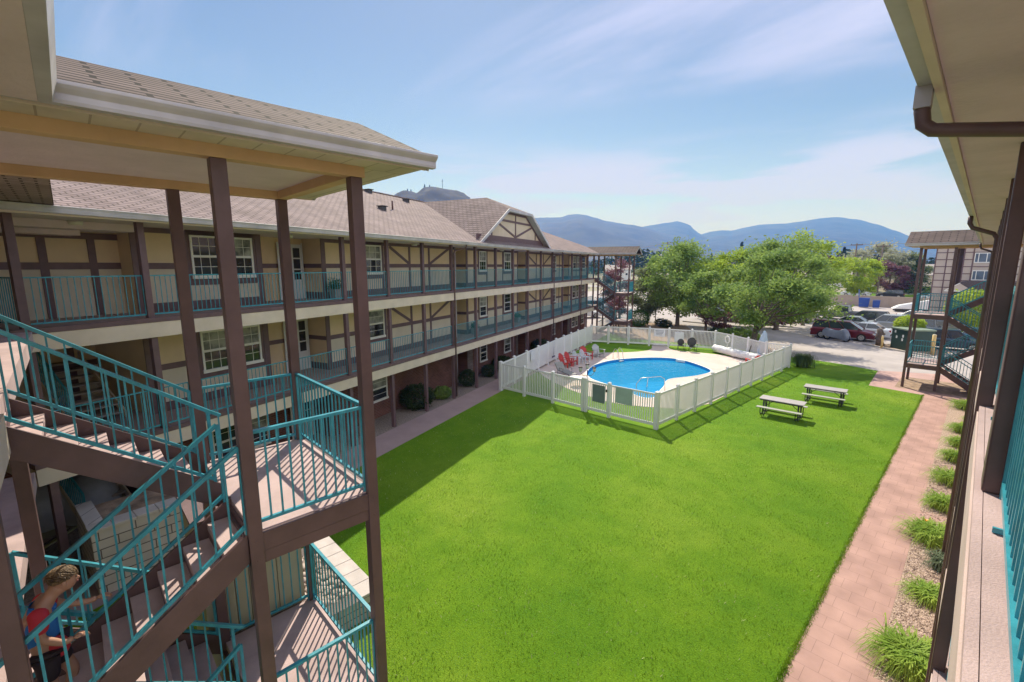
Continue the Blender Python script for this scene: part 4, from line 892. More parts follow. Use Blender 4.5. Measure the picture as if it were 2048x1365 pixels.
def tree(name,label,x,y,H,rx,zb,n,ls,m,seed,tr=.16,ry=None,group=None,nc=40,oz=0,off=(0,0),branchy=True,cat='tree',droop=0.0):
    rnd=random.Random(seed); root=empty(name,(x,y,0),0,label=label,cat=cat,group=group); ry=ry or rx
    zc=(H+zb)/2; rz=(H-zb)/2
    clumps=[]
    for i in range(nc):
        while True:
            u=Vector((rnd.uniform(-1,1),rnd.uniform(-1,1),rnd.uniform(-1,1)))
            if .30<u.length<1: break
        u=u.normalized()*(u.length**.5)*rnd.uniform(.8,1.08)
        c=Vector((off[0]+u.x*rx*(1-.25*max(0,u.z)),off[1]+u.y*ry*(1-.25*max(0,u.z)),zc+u.z*rz))
        clumps.append((c,rnd.uniform(.16,.30)*min(rx,rz)*1.1))
    def trunk(b):
        top=Vector((off[0]*.5,off[1]*.5,zb+(H-zb)*.55))
        b.tube([(0,0,-.05),(0.02,0.0,.15),(off[0]*.1,off[1]*.1,zb*.8),tuple(top)],[tr*1.35,tr,tr*.8,tr*.25],8)
        for c,_ in clumps[::2]:
            s0=Vector((off[0]*.12,off[1]*.12,zb*.75+rnd.uniform(0,.4)*(H-zb)*.6)); mid=(s0+c)/2+Vector((0,0,-.15*rx*.3))
            b.tube([tuple(s0),tuple(mid),tuple(c)],[tr*.32,tr*.2,tr*.06],5,cap=False)
    part('trunk',root,bark,trunk)
    b=MB(); b.use(m); per=max(3,n//nc)
    for c,r in clumps:
        for i in range(per):
            g_=Vector((rnd.gauss(0,1),rnd.gauss(0,1),rnd.gauss(0,.62)))*r*.62
            p=c+g_
            if p.z<zb*.6: continue
            leaf(b,p,ls*rnd.uniform(.6,1.3),rnd)
    b.build('crown',root); return root
G1=leafmat('leaf_green',(0.32,0.43,0.11),(0.15,0.25,0.07),.5); G2=leafmat('leaf_bright',(0.42,0.52,0.07),(0.26,0.38,0.05),.5); G3=leafmat('leaf_olive',(0.28,0.32,0.16),(0.15,0.19,0.10),.4)
G4=leafmat('leaf_dark',(0.05,0.085,0.03),(0.02,0.04,0.018),.15); PU=leafmat('leaf_purple',(0.26,0.13,0.14),(0.13,0.06,0.08),.3); GR=leafmat('leaf_silver',(0.50,0.50,0.36),(0.30,0.32,0.22),.4); BG=leafmat('box_green',(0.10,0.22,0.035),(0.05,0.12,0.02),.25)
tree('shade_tree','tall mid green tree left of centre with a straight trunk behind the back fence',-24.5,50.6,9.5,4.3,1.7,24000,.16,G1,11,.26,nc=60)
tree('shade_tree','slender tree with dark drooping leaves between the two tall shade trees',-18.9,45.2,6.2,2.6,2.0,9000,.14,G1,12,.16,nc=34)
tree('shade_tree','yellow green tree filling the gap behind the slender tree',-20.4,54.0,8.4,4.6,1.7,20000,.17,G2,13,.22,nc=54)
tree('shade_tree','biggest spreading tree whose trunk stands behind the angled back fence',-12.8,39.95,8.3,4.8,2.0,30000,.125,G1,14,.27,nc=46,off=(1.2,1.4))
tree('shade_tree','wide tree behind the biggest one, above the parked cars',-15.5,55.5,10.0,4.8,2.0,20000,.16,G1,15,.28,nc=48)
tree('shade_tree','bright tree top rising behind the biggest tree',-14.5,62.0,10.6,3.4,3.0,7000,.17,G2,16,.2,nc=28)
tree('young_tree','grey olive young tree next to the far left stair tower',-27.6,49.3,6.8,2.6,1.2,10000,.14,G3,17,.10,nc=34)
tree('young_tree','small umbrella shaped tree beside the round bush',-28.9,53.6,2.9,1.25,1.5,1600,.12,G1,18,.06,nc=14)
tree('plum_tree','pale purple leaved tree behind the far left stair tower',-33.5,52.5,7.4,2.7,1.5,5500,.15,PU,19,.12,nc=26)
tree('plum_tree','dark red leaved tree low behind the left stair tower landing',-29.5,45.5,3.6,1.6,.6,2800,.13,PU,20,.08,nc=18)
bush('round_bush','clipped round dark green bush by the far left stair tower',-27.6,47.3,1.2,1.2,1.0,.95,5000,.07,BG,21,shell=.88)
for i,(x,y,l) in enumerate([(-25.9,49.4,'low dark mound shrub right of the round bush'),(-24.9,48.6,'second low mound shrub near the tall trunk')]): bush('mound_shrub',l,x,y,.75,.75,.5,.4,1400,.07,G4,22+i,group='mound shrubs by the tall trunk')
bush('spreading_shrub','wide low green shrub just outside the bend of the back fence',-14.9,42.6,2.0,1.3,.7,.75,4200,.10,G1,25); bush('spreading_shrub','dark spiky shrub left of the wide low shrub',-17.3,43.6,.7,.7,.6,.6,1500,.09,G4,26)
tree('plum_tree','small red leaved tree between trunks behind the fence',-17.6,45.3,2.9,1.3,.9,1500,.12,PU,27,.06,nc=12)
tree('street_tree','yellow green street tree behind the tan wall',-17.8,112,8.6,4.6,2.0,11000,.24,G2,30,.2,nc=36)
tree('street_tree','purple leaved tree across the street behind the black car',-16.0,141,7.6,5.0,1.0,8000,.27,PU,31,.25,nc=34)
tree('street_tree','big silvery tree crown beyond the street',-20.5,156,13.0,7.5,2.0,11000,.34,GR,32,.35,nc=44)
tree('street_tree','darker grey green tree right of the silvery crown',-13.5,158,10.0,4.0,1.5,6000,.32,G3,33,.3,nc=26)
tree('street_tree','red brown tree crown just right of the big shade trees',-24.0,118,9.0,2.8,2.0,3500,.26,leafmat('leaf_rust',(0.20,0.13,0.06),(0.10,0.08,0.04),.3),34,.2,nc=18)
bush('roadside_bush','bright green bush growing beside the green utility box',-4.2,52.3,1.1,1.0,.8,1.9,2600,.11,G2,35); bush('roadside_bush','bright green bush behind the right stair tower',-.7,66.0,2.0,2.0,2.0,2.6,4200,.16,G2,36)
for i,(n_,s_,r,h,l) in enumerate([(-.75,2.6,.85,.62,'large dark shrub against the brick wall of the left building'),(-.55,4.5,.5,.35,'low light green shrub right of the large dark one'),(-.7,7.3,.55,.5,'dark shrub by the pale downpipe of the left building'),(-.7,9.9,.5,.4,'dim shrub beside the first brick entry'),(-.7,11.9,.75,.5,'broad shrub below the second ground floor window'),(-.7,18.6,.8,.6,'dark shrub beyond the solid fence')]):
    x,y,_=LW(n_,s_); bush('wall_shrub',l,x,y,r,r,h,h*.95,3200 if r>.7 else 1500,.06,G4 if i!=1 else G1,50+i,group='shrubs along the left building')
def conifer(label,x,y,H,r,seed,group='conifers on the skyline'):
    rnd=random.Random(seed); root=empty('conifer',(x,y,0),0,label=label,cat='tree',group=group)
    part('trunk',root,bark,lambda b:b.tube([(0,0,0),(0,0,H*.97)],[.018*H,.01],6))
    b=MB(); b.use(G4); 
    for i in range(900):
        t=rnd.random()**.8; z=H*(.12+.88*t); rr=r*(1-t)**.8*rnd.uniform(.2,1)*(1+.35*math.sin(z*7/H*3)); a=rnd.uniform(0,6.283)
        leaf(b,Vector((rr*math.cos(a),rr*math.sin(a),z-rr*.2)),H*.035*rnd.uniform(.6,1.3),rnd)
    b.build('crown',root)
conifer('dark conifer left of the near columns, beside the lane cars',-11.0,139,9.0,3.2,60)
# skyline conifers: (azimuth deg, distance, height)
for i,(az,D,H,l) in enumerate([(-19.6,330,21.5,'tallest broad dark conifer on the skyline above the trees'),(-21.6,330,13,'small skyline conifer left of the tallest one'),(-22.6,340,15,'thin skyline conifer second left of the tallest one'),(-14.9,330,15,'narrow skyline conifer right of the tallest one'),(-10.3,260,15,'round topped dark conifer right of the big tree crowns'),(-8.2,260,13.5,'paired dark conifer, left one of the pair'),(-7.5,262,12.5,'paired dark conifer, right one of the pair'),(-6.2,300,9.5,'short conifer between the pair and the power pole'),(-30.3,420,17,'conifer beside the left power pole'),(-37.6,700,15,'tiny conifer above the far end of the left roof')]):
    a=R(az); conifer(l,D*math.sin(a),D*math.cos(a),H,H*.22,70+i)
# tree peeping over the left roof and conifers + mast on the rocky hill
tree('distant_tree','leafy tree top peeping over the left roof ridge',-34.5,16.6,13.6,1.6,6,1800,.12,G3,90,.15,nc=14)
def forest():
    rnd=random.Random(5); b=MB(); b.use(G4)
    for i in range(2600):
        az=R(rnd.uniform(-44,3)); D=rnd.uniform(300,900); H=rnd.uniform(8,15)*(1.0+.25*math.sin(az*21)); x,y=D*math.sin(az),D*math.cos(az); r=H*rnd.uniform(.16,.5)
        for k in range(8):
            t=k/7; b.ball  # clumped blades
            for j in range(3):
                a=rnd.uniform(0,6.28); rr=r*(1-t*.85)
                leaf(b,Vector((x+rr*.6*math.cos(a),y+rr*.6*math.sin(a),H*(.15+.8*t))),H*.12,rnd)
    o=b.build('distant_wood'); tag(o,kind='stuff')
forest()

# ================================================================ VEHICLES
rub=mat('tyre_rubber',(0.018,0.018,0.018),.8,.1,5); rimm=mat('wheel_rim',(0.5,0.5,0.5),.3,.05,4,metal=.9); cglass=mat('car_glass',(0.03,0.04,0.05),.05,.1,2,spec=.9)
hl_=mat('headlight_glass',(0.6,0.62,0.65),.1,.05,3); tl_=mat('taillight_red',(0.35,0.01,0.01),.25,.1,3); trimk=mat('trim_black',(0.03,0.03,0.03),.5,.1,4)
def paint(name,c,metal=.3): return mat('paint_'+name,c,.28,.03,2,metal=metal,spec=.6)
PROF={ # (x/L, z) body silhouette without greenhouse; greenhouse: base rear/front, roof rear/front
'suv':dict(L=4.7,W=1.88,body=[(0,.35),(.01,.75),(.03,.98),(.5,1.02),(.70,1.0),(.93,.84),(.99,.66),(1,.35)],gh=(.03,.76,.08,.60),H=1.72,wh=.36),
'van':dict(L=5.1,W=1.98,body=[(0,.35),(.01,.8),(.03,1.05),(.5,1.05),(.74,1.02),(.94,.84),(.99,.62),(1,.32)],gh=(.02,.80,.06,.60),H=1.75,wh=.36),
'sedan':dict(L=4.6,W=1.8,body=[(0,.35),(.0,.72),(.03,.92),(.2,.95),(.66,.92),(.93,.76),(.99,.58),(1,.32)],gh=(.12,.72,.27,.54),H=1.44,wh=.33),
'pickup':dict(L=5.6,W=1.98,body=[(0,.5),(.0,1.05),(.42,1.07),(.7,1.08),(.96,1.0),(1,.8),(1,.45)],gh=(.40,.74,.43,.64),H=1.8,wh=.39),
'cargo':dict(L=5.6,W=2.0,body=[(0,.4),(.0,1.1),(.8,1.1),(.96,.9),(1,.6),(1,.35)],gh=(.01,.86,.03,.76),H=2.2,wh=.35)}
def car(name,label,x,y,rz,kind,pm,cat='car',group='parked vehicles'):
    d=PROF[kind]; L,Wd,H,wr=d['L'],d['W'],d['H'],d['wh']; o=empty(name,(x,y,0),rz,label=label,cat=cat,group=group)  # nose toward +x
    hw=Wd/2
    def body(b):
        P=d['body']; n=len(P); k=len(b.v)
        secs=[(-hw,.88),(-hw*.93,1.0),(hw*.93,1.0),(hw,.88)]
        # cross sections across width: sides slightly lower at the shoulder
        for yy,f in ((-hw*.96,.0),(-hw,.5),(-hw*.9,1.0),(hw*.9,1.0),(hw,.5),(hw*.96,.0)):
            for (px_,pz) in P:
                zz=P[0][1]+(pz-P[0][1])*(1 if f==1.0 else (.8 if f==.5 else .0))
                xx=px_; 
                if f<1 and px_>.9: xx=px_-.01
                b.v.append((xx*L-L/2,yy,zz if f>0 else .28))
        for i in range(5):
            for j in range(n-1): b.face([k+i*n+j,k+i*n+j+1,k+(i+1)*n+j+1,k+(i+1)*n+j])
        b.face([k+j for j in range(n)][::-1]); b.face([k+5*n+j for j in range(n)])
        b.poly([(-L/2,-hw*.96,.28),(L/2,-hw*.96,.28),(L/2,hw*.96,.28),(-L/2,hw*.96,.28)])
    bd=part('body',o,pm,body,.02)
    r0,f0,r1,f1=d['gh']; X=lambda t:t*L-L/2; zb_=d['body'][3][1]-.03; wb=hw*.90; wt=hw*.72
    part('windows',o,cglass,lambda b:b.hexa([(X(r0),-wb,zb_),(X(f0),-wb,zb_),(X(f0),wb,zb_),(X(r0),wb,zb_),(X(r1),-wt,H-.05),(X(f1),-wt,H-.05),(X(f1),wt,H-.05),(X(r1),wt,H-.05)]))
    def roof(b):
        b.hexa([(X(r1)-.03,-wt-.02,H-.06),(X(f1)+.03,-wt-.02,H-.06),(X(f1)+.03,wt+.02,H-.06),(X(r1)-.03,wt+.02,H-.06),(X(r1)+.05,-wt+.08,H),(X(f1)-.05,-wt+.08,H),(X(f1)-.05,wt-.08,H),(X(r1)+.05,wt-.08,H)])
        for s_ in (-1,1):
            for a,c in ((r0,r1),(f0,f1)): b.bar((X(a),s_*(wb+.004),zb_),(X(c),s_*(wt+.012),H-.05),.07,.05)
            for t in (.38,.68) if kind in('suv','van','cargo') else (.5,):
                a=r0+(f0-r0)*t; c=r1+(f1-r1)*t; b.bar((X(a),s_*(wb+.006),zb_),(X(c),s_*(wt+.014),H-.05),.07,.03)
            if kind=='cargo': b.hexa([(X(r0),s_*(wb+.01)-.01,zb_),(X(.55),s_*(wb+.01)-.01,zb_),(X(.55),s_*(wb+.01)+.01,zb_),(X(r0),s_*(wb+.01)+.01,zb_),(X(r1),s_*(wt+.02)-.01,H-.05),(X(.52),s_*(wt+.02)-.01,H-.05),(X(.52),s_*(wt+.02)+.01,H-.05),(X(r1),s_*(wt+.02)+.01,H-.05)])
    part('roof',o,pm,roof,.01)
    for fx in (.185,.80):
        for s_ in (-1,1):
            w_=part('wheel',o,rub,lambda b:(b.cyl((X(fx),s_*(hw-.11),wr),wr,.23,'y',20)))
            part('rim',w_,rimm,lambda b:(b.cyl((X(fx),s_*(hw+.01),wr),wr*.64,.02,'y',16),))
            part('hub_spokes',w_,trimk,lambda b:[b.bar((X(fx)+wr*.2*math.cos(t),s_*(hw+.024),wr+wr*.2*math.sin(t)),(X(fx)+wr*.58*math.cos(t),s_*(hw+.024),wr+wr*.58*math.sin(t)),.03,.006,up=(0,1,0)) for t in [q*2*math.pi/9 for q in range(9)]])
    for s_ in (-1,1):
        part('headlight',o,hl_,lambda b:b.box(L/2-.22,L/2-.015,s_*hw*.72-.18,s_*hw*.72+.18,.66,.78)); part('taillight',o,tl_,lambda b:b.box(-L/2-.01,-L/2+.12,s_*hw*.82-.14,s_*hw*.82+.12,.72,.88))
        part('mirror',o,pm,lambda b:b.ball((X(f0)-.25,s_*(hw+.06),zb_+.1),.08,.11,.07,8,5))
    part('bumper',o,trimk,lambda b:(b.box(L/2-.05,L/2+.03,-hw*.8,hw*.8,.32,.46),b.box(-L/2-.03,-L/2+.05,-hw*.8,hw*.8,.36,.5)))
    if kind=='pickup': part('cargo_bed',o,trimk,lambda b:b.box(X(.03),X(.38),-hw*.8,hw*.8,1.05,1.085))
    return o
car('minivan','dark red minivan parked behind the covered motorcycle',-9.0,53.3,.02,'van',paint('maroon',(0.12,0.008,0.014)),'minivan')
car('parked_car','white sedan showing its tail lights right of the red minivan',-8.0,56.4,math.pi-.03,'sedan',paint('white',(0.68,0.69,0.72),0))
car('parked_car','silver hatchback behind the white sedan',-6.9,64.0,math.pi,'suv',paint('silver',(0.33,0.35,0.37)))
car('pickup_truck','dark grey pickup truck parked beyond the red minivan',-12.4,73.0,math.pi-.05,'pickup',paint('grey',(0.10,0.105,0.12)),'pickup truck')
car('parked_car','dark blue car behind the lower right stair tower railing',-1.6,52.9,.1,'suv',paint('navy',(0.02,0.05,0.08)))
car('parked_car','grey pickup cab with red light behind the tower landing',-3.4,61.0,math.pi,'pickup',paint('greyb',(0.20,0.21,0.23)))
car('parked_car','teal blue car higher behind the right stair flights',.6,58.5,.1,'sedan',paint('blue',(0.03,0.10,0.16)))
car('parked_car','black suv driving on the street above the tan wall',-14.2,129.2,math.pi,'suv',paint('black',(0.015,0.018,0.022)))
car('parked_van','white van on the street partly behind the yellow green tree',-20.6,130.5,math.pi,'cargo',paint('vanwhite',(0.6,0.62,0.64),0),'van')
car('parked_car','pale car on the street right of the black suv',-7.0,127.0,math.pi,'sedan',paint('pale',(0.5,0.54,0.56),0))
car('parked_car','black car shaded under the central trees',-22.0,64.5,1.4,'suv',paint('black2',(0.02,0.02,0.025)))
car('parked_car','silver car glimpsed below the central trees',-18.3,66.0,1.4,'sedan',paint('silver2',(0.38,0.39,0.4)))
car('parked_car','dark car just left of the pickup under hanging leaves',-15.4,66.5,1.5,'suv',paint('dk',(0.03,0.035,0.04)))
car('parked_car','white car seen through the left stair tower posts',-37.5,50.0,.9,'sedan',paint('white2',(0.66,0.68,0.70),0))
car('parked_car','grey car beyond the white one behind the left stair tower',-41.5,58.0,.9,'suv',paint('grey3',(0.18,0.2,0.22)))
car('parked_car','silver car high behind the left stair tower flights',-46.0,68.0,.9,'sedan',paint('silver3',(0.45,0.46,0.48)))
for x,y,a,k,c,l in [(-10.2,62.3,math.pi,'sedan','silver','silver sedan parked behind the grey pickup gap, left of the hatchback'),(-9.4,67.4,math.pi,'suv','black2','black wagon between the silver hatchback and the grey pickup'),(-5.2,75.5,.05,'sedan','white2','white sedan parked right of the grey pickup near the covered boat'),(-2.6,70.0,math.pi,'suv','grey3','grey wagon seen through the upper landing of the right tower'),(-1.5,82.0,.1,'sedan','silver3','silver car farthest back behind the right tower landing'),(-26.5,70.5,1.4,'suv','silver','silver wagon in the lot between the two tallest tree trunks'),(-30.5,69.0,1.4,'sedan','black','black sedan left of the silver wagon across the lot')]:
    car('parked_car',l,x,y,a,k,MATS['paint_'+c])
# covered motorcycle
o=empty('motorcycle',(-9.2,51.55,0),-.32,label='motorcycle under a grey and silver cover in front of the red minivan',cat='motorcycle')
for xx in (-.85,.85):
    w_=part('wheel',o,rub,lambda b:b.tube([(xx+.29*math.cos(t*.39),0,.31+.29*math.sin(t*.39)) for t in range(17)],.065,8,cap=False)); part('rim',w_,rimm,lambda b:b.cyl((xx,0,.31),.2,.05,'y',12))
def cover(b):
    prof=[(-1.15,.45,.98),(-.95,.38,1.12),(-.55,.32,1.05),(-.2,.28,.98),(.15,.26,.97),(.45,.22,1.12),(.65,.2,1.22),(.85,.12,1.1),(1.05,.1,.75),(1.15,.12,.35)]
    k=len(b.v); m_=9
    for x,z0,z1 in prof:
        for j in range(m_):
            a=math.pi*j/(m_-1); b.v.append((x+.03*math.sin(j*3),.36*math.cos(a)*(1 if 0<j<m_-1 else .9)*(.95+.1*math.sin(x*3)),z0+(z1-z0)*(math.sin(a)**.6 if 0<j<m_-1 else 0)))
    b.smooth=True
    for i in range(len(prof)-1):
        b.use(mat('cover_silver',(0.40,0.41,0.45),.5,.08,4,.5,6) if i in(0,1,4,5,2) and False else mat('cover_grey',(0.11,0.13,0.18),.55,.2,1.1,.5,6,col2=(0.24,0.26,0.31)))
        for j in range(m_-1): b.face([k+i*m_+j,k+(i+1)*m_+j,k+(i+1)*m_+j+1,k+i*m_+j+1])
bb=MB(); bb.use(mat('cover_grey',(0.11,0.13,0.18),.55,.2,1.1,.5,6,col2=(0.24,0.26,0.31))); cover(bb); bb.build('cover',o)
# covered boat
o=empty('covered_boat',(-7.2,92.0,0),.3,label='low boat under a white cover at the foot of the tan wall',cat='boat')
part('cover',o,mat('boat_cover',(0.72,0.73,0.75),.6,.05,2),lambda b:b.hexa([(-2.6,-.9,.45),(2.6,-.9,.45),(2.6,.9,.45),(-2.6,.9,.45),(-1.8,-.5,1.0),(1.8,-.3,1.9),(1.8,.3,1.9),(-1.8,.5,1.0)]),.1); part('hull',o,trimk,lambda b:b.box(-2.3,2.4,-.8,.8,.1,.45),.05)
# utility box
o=empty('utility_box',(-3.75,50.6,0),-.85,label='dark green electrical utility box with small white stickers',cat='utility box')
gb=mat('utility_green',(0.018,0.05,0.045),.5,.08,2)
part('body',o,gb,lambda b:b.box(-.95,.95,-1.0,1.0,0,1.65),.02); part('lid',o,mat('utility_lid',(0.20,0.26,0.20),.5,.08,2),lambda b:b.box(-1.0,1.0,-1.05,1.05,1.652,1.78),.02)
for xx,zz in ((-.55,1.45),(-.35,1.0),(.35,1.15),(.3,.85)): part('sticker',o,sw,lambda b:b.box(xx-.08,xx+.08,-1.012,-1.002,zz-.11,zz+.11))
for i,(x,y,l) in enumerate([(-5.55,49.4,'yellow bollard at the curb left of the utility box'),(-2.3,48.5,'yellow bollard right of the utility box, behind the landing')]):
    o=empty('bollard',(x,y,0),0,label=l,cat='bollard',group='yellow bollards'); part('post',o,mat('bollard_yellow',(0.60,0.42,0.16),.6,.1,5),lambda b:b.tube([(0,0,0),(0,0,1.05 if i==0 else 1.6)],.085 if i==0 else .13,10)); part('cap',o,mat('bollard_cap',(0.55,0.5,0.4),.6,.1,4),lambda b:b.ball((0,0,1.05 if i==0 else 1.6),.09 if i==0 else .13,.09 if i==0 else .13,.06,10,5))
o=empty('tree_stump',(-6.0,51.3,0),0,label='tall rough dark stump in front of the red minivan',cat='stump')
part('trunk',o,bark,lambda b:b.tube([(0.1,0,0),(-.02,0,.5),(.05,0.05,1.0),(-.08,0,1.45)],[.34,.24,.26,.2],9)); part('branch',o,bark,lambda b:b.tube([(.05,0,.7),(.35,.05,1.05)],[.12,.06],7))
g=MB(); g.use(soilm); g.poly([(-6.9,50.6,.0),(-5.4,49.35,.0),(-2.4,47.7,.0),(-1.2,51.0,.0),(-5.0,53.2,.0)]); struct('soil_island',g)
g=MB(); g.use(mat('kerb_concrete',(0.50,0.46,0.43),.85,.08,2)); 
for a,c in (((-7.0,50.7),(-5.4,49.3)),((-5.4,49.3),(-2.3,47.6)),((-26,55.2),(-18,55.0)),((-18,55.0),(-12.5,58.0))): g.bar((a[0],a[1],.05),(c[0],c[1],.05),.15,.13)
struct('kerb',g)
g=MB(); g.use(soilm); g.poly([(-31,44,.0),(-24,38.3,.0),(-16,40.4,.0),(-11.0,39.7,.0),(-10.6,41.2,.0),(-13,43.6,.0),(-20.5,46.6,.0),(-24.5,52.5,.0),(-31,50.5,.0)]); struct('planting_bed',g)
g=MB(); g.use(mat('line_white',(0.7,0.69,0.66),.8,.05,2)); 
for k in range(7): x=-13.5+2.9*0; g.poly([(-11.8,51.6+2.9*k,-.008),(-6.6,51.6+2.9*k,-.008),(-6.6,51.7+2.9*k,-.008),(-11.8,51.7+2.9*k,-.008)]) if k>0 else None
for k in range(8): g.poly([(-26+2.8*k,62,-.008),(-25.9+2.8*k,62,-.008),(-25.5+2.8*k,67,-.008),(-25.6+2.8*k,67,-.008)])
struct('parking_lines',g)
bush('hedge','dark clipped hedge row behind the trunks across the lane',-20.5,59.6,6.0,.9,.55,.5,5200,.13,PU,62,cat='hedge')
# bins
blu=mat('bin_blue',(0.02,0.07,0.32),.45,.08,3)
for i,(x,y,l,w,h) in enumerate([(-13.9,96.2,'large blue bin with its lid tilted up',.75,1.6),(-12.2,95.8,'smaller blue bin with rounded lid on the right',.5,1.2)]):
    o=empty('wheelie_bin',(x,y,0),.1,label=l,cat='bin',group='blue bins by the tan wall')
    part('body',o,blu,lambda b:b.hexa([(-w*.85,-w*.7,.08),(w*.85,-w*.7,.08),(w*.85,w*.7,.08),(-w*.85,w*.7,.08),(-w,-w*.85,h),(w,-w*.85,h),(w,w*.85,h),(-w,w*.85,h)]),.03); part('lid',o,blu,lambda b:b.bar((-w if i==0 else 0,-w*.9 if i else 0,h+.1),(-w*1.15 if i==0 else 0,w*.9 if i else 0,h+(1.4 if i==0 else .1)),2*w,.06,up=(1,0,0) if i==0 else (0,0,1)))
# tan wall
o=empty('boundary_wall',(-30,98.6,0),.02,label='long low tan wall dividing the parking lot from the street',cat='wall'); part('panel',o,mat('wall_tan',(0.40,0.32,0.26),.85,.06,1),lambda b:b.box(-25,60,-.1,.1,0,1.75)); part('coping',o,mat('wall_cap',(0.45,0.38,0.32),.85,.06,1),lambda b:b.box(-25,60,-.14,.14,1.752,1.82))
g=MB(); g.use(lawnm); g.poly([(-60,134,-.005),(60,134,-.005),(60,146,-.005),(-60,146,-.005)]); struct('verge',g)
# ================================================================ HOUSES
sh_far=mat('far_shingle',(0.34,0.30,0.28),.9,.1,1.5)
def house(label,x,y,w,d,h,rz,wm_,roofm=sh_far,rh=2.0,name='house',windows=3,cat='house'):
    o=empty(name,(x,y,0),rz,label=label,cat=cat)
    part('wall',o,wm_,lambda b:b.prism([(-d/2,0),(d/2,0),(d/2,h),(0,h+rh-.15),(-d/2,h)],'x',-w/2,w/2))
    part('roof',o,roofm,lambda b:(b.bar((0,-d/2-.4,h-.05),(0,0,h+rh+.08),w+.8,.12,up=(0,-.6,1)),b.bar((0,d/2+.4,h-.05),(0,0,h+rh+.08),w+.8,.12,up=(0,.6,1))))
    for i in range(windows):
        xx=-w/2+w*(i+.5)/windows
        f=part('window',o,frame_w,lambda b:b.box(xx-.6,xx+.6,-d/2-.04,-d/2-.003,h*.45,h*.45+1.2)); part('pane',f,glass,lambda b:b.box(xx-.5,xx+.5,-d/2-.05,-d/2-.042,h*.45+.1,h*.45+1.1))
    part('chimney',o,mat('chimney_brick',(0.25,0.14,0.11),.9,.1,3),lambda b:b.box(w*.2,w*.2+.6,.5,1.1,h+.4,h+rh+.7))
    return o
gw=mat('siding_grey',(0.42,0.42,0.43),.8,.05,1); bw_=mat('siding_blue',(0.25,0.34,0.42),.8,.05,1); tw=mat('siding_tan',(0.50,0.42,0.34),.8,.05,1); ww_=mat('siding_white',(0.62,0.61,0.60),.8,.05,1)
def PH(az,D): a=R(az); return D*math.sin(a),D*math.cos(a)
for az,D,w,h,l,m_ in [(-12.0,205,17,3.6,'grey gabled bungalow right of the big tree crowns',gw),(-9.9,185,9,3.4,'small white gabled house left of the street trees',ww_),(-4.9,170,12,4.4,'tan house behind the dark conifer',tw),(-3.6,178,9,5.2,'blue grey house seen between the right tower posts',bw_),(-6.2,240,12,6.2,'grey roofed house beyond the silvery tree',gw),(-44.8,120,16,4.2,'pale house behind the left stair tower roof',ww_),(-39.5,150,14,4.0,'pale long building glimpsed through the left stair tower',ww_),(-42.2,210,18,5.0,'grey house farther behind the left stair tower',gw),(-32.9,230,12,5.0,'white roofed house left of the shade trees',ww_),(-2.0,175,10,4.4,'light blue house between tower posts and tan block',bw_)]:
    x,y=PH(az,D); house(l,x,y,w,9,h,R(-az)*0+.55,m_)
bush('hedge','green hedge in front of the blue house beyond the street',-9,150,7,1.2,1.0,.9,3000,.25,G1,63,cat='hedge')
# neighbouring roof behind the left building
x,y,_=LW(-19,29); house('neighbouring roof with dark vents behind the left roof slope',x,y,15,9,8.2,.3495+1.57,tw,mat('far_shingle_pink',(0.40,0.31,0.28),.9,.1,1.5),2.2,windows=2)
# tan grid-panelled building behind the right tower
o=empty('apartment_block',(0,79.5,0),0,label='tan panelled apartment block with brown grid lines behind the right stair tower',cat='building')
tp=mat('panel_taupe',(0.50,0.42,0.37),.85,.05,1)
part('wall',o,tp,lambda b:(b.box(-4.8,-3.0,0,9,0,10.0),b.box(-3.0,-2.25,1.4,9,0,10.0),b.box(-2.25,9,0,9,0,10.0)))
part('roof',o,sh_far,lambda b:b.box(-5.3,9.5,-.5,9.5,10.002,10.4))
def grid(b):
    for z in [.85,1.7,2.56,3.42,4.27,5.13,5.98,6.84,7.7,8.56,9.4]: b.box(-4.8,-3.0,-.035,-.003,z-.05,z+.05); b.box(-2.25,9,-.035,-.003,z-.05,z+.05)
    for xx in (-4.74,-3.75,-3.06,-2.2,-1.4,.25): b.box(xx-.06,xx+.06,-.04,-.004,0,9.9)
part('trim_grid',o,brown,grid)
part('recess',o,mat('panel_dark',(0.14,0.10,0.10),.85,.05,1),lambda b:b.box(-2.998,-2.252,1.36,1.397,0,9.9))
for z in (5.2,7.3):
    f=part('window',o,frame_w,lambda b:b.box(-1.3,.15,-.07,-.042,z,z+1.2))
    part('pane',f,mat('pane_sky',(0.10,0.14,0.20),.08,.2,1,spec=.9),lambda b:(b.box(-1.22,-.98,-.08,-.072,z+.1,z+1.1),b.box(-.9,-.28,-.08,-.072,z+.1,z+1.1),b.box(-.2,.07,-.08,-.072,z+.1,z+1.1)))
part('porch_roof',o,mat('dark_shingle',(0.10,0.08,0.085),.9,.15,8),lambda b:b.prism([(-2.4,4.3),(-2.0,5.1),(4,5.1),(4,4.0),(-1.2,4.0)],'y',-3,-.05))
part('porch_gable',o,tp,lambda b:b.prism([(-3.3,4.0),(-.9,4.0),(-2.1,4.85)],'y',-3.3,-3.0)); part('porch_trim',o,frame_w,lambda b:(b.bar((-3.4,-3.33,3.96),(-.2,-3.33,3.96),.05,.1),b.bar((-3.4,-3.33,3.98),(-2.1,-3.33,4.92),.05,.08)))
part('garage_wall',o,mat('panel_mauve',(0.24,0.18,0.18),.85,.05,1),lambda b:b.box(-2.2,9,-2.9,-.06,0,3.95))
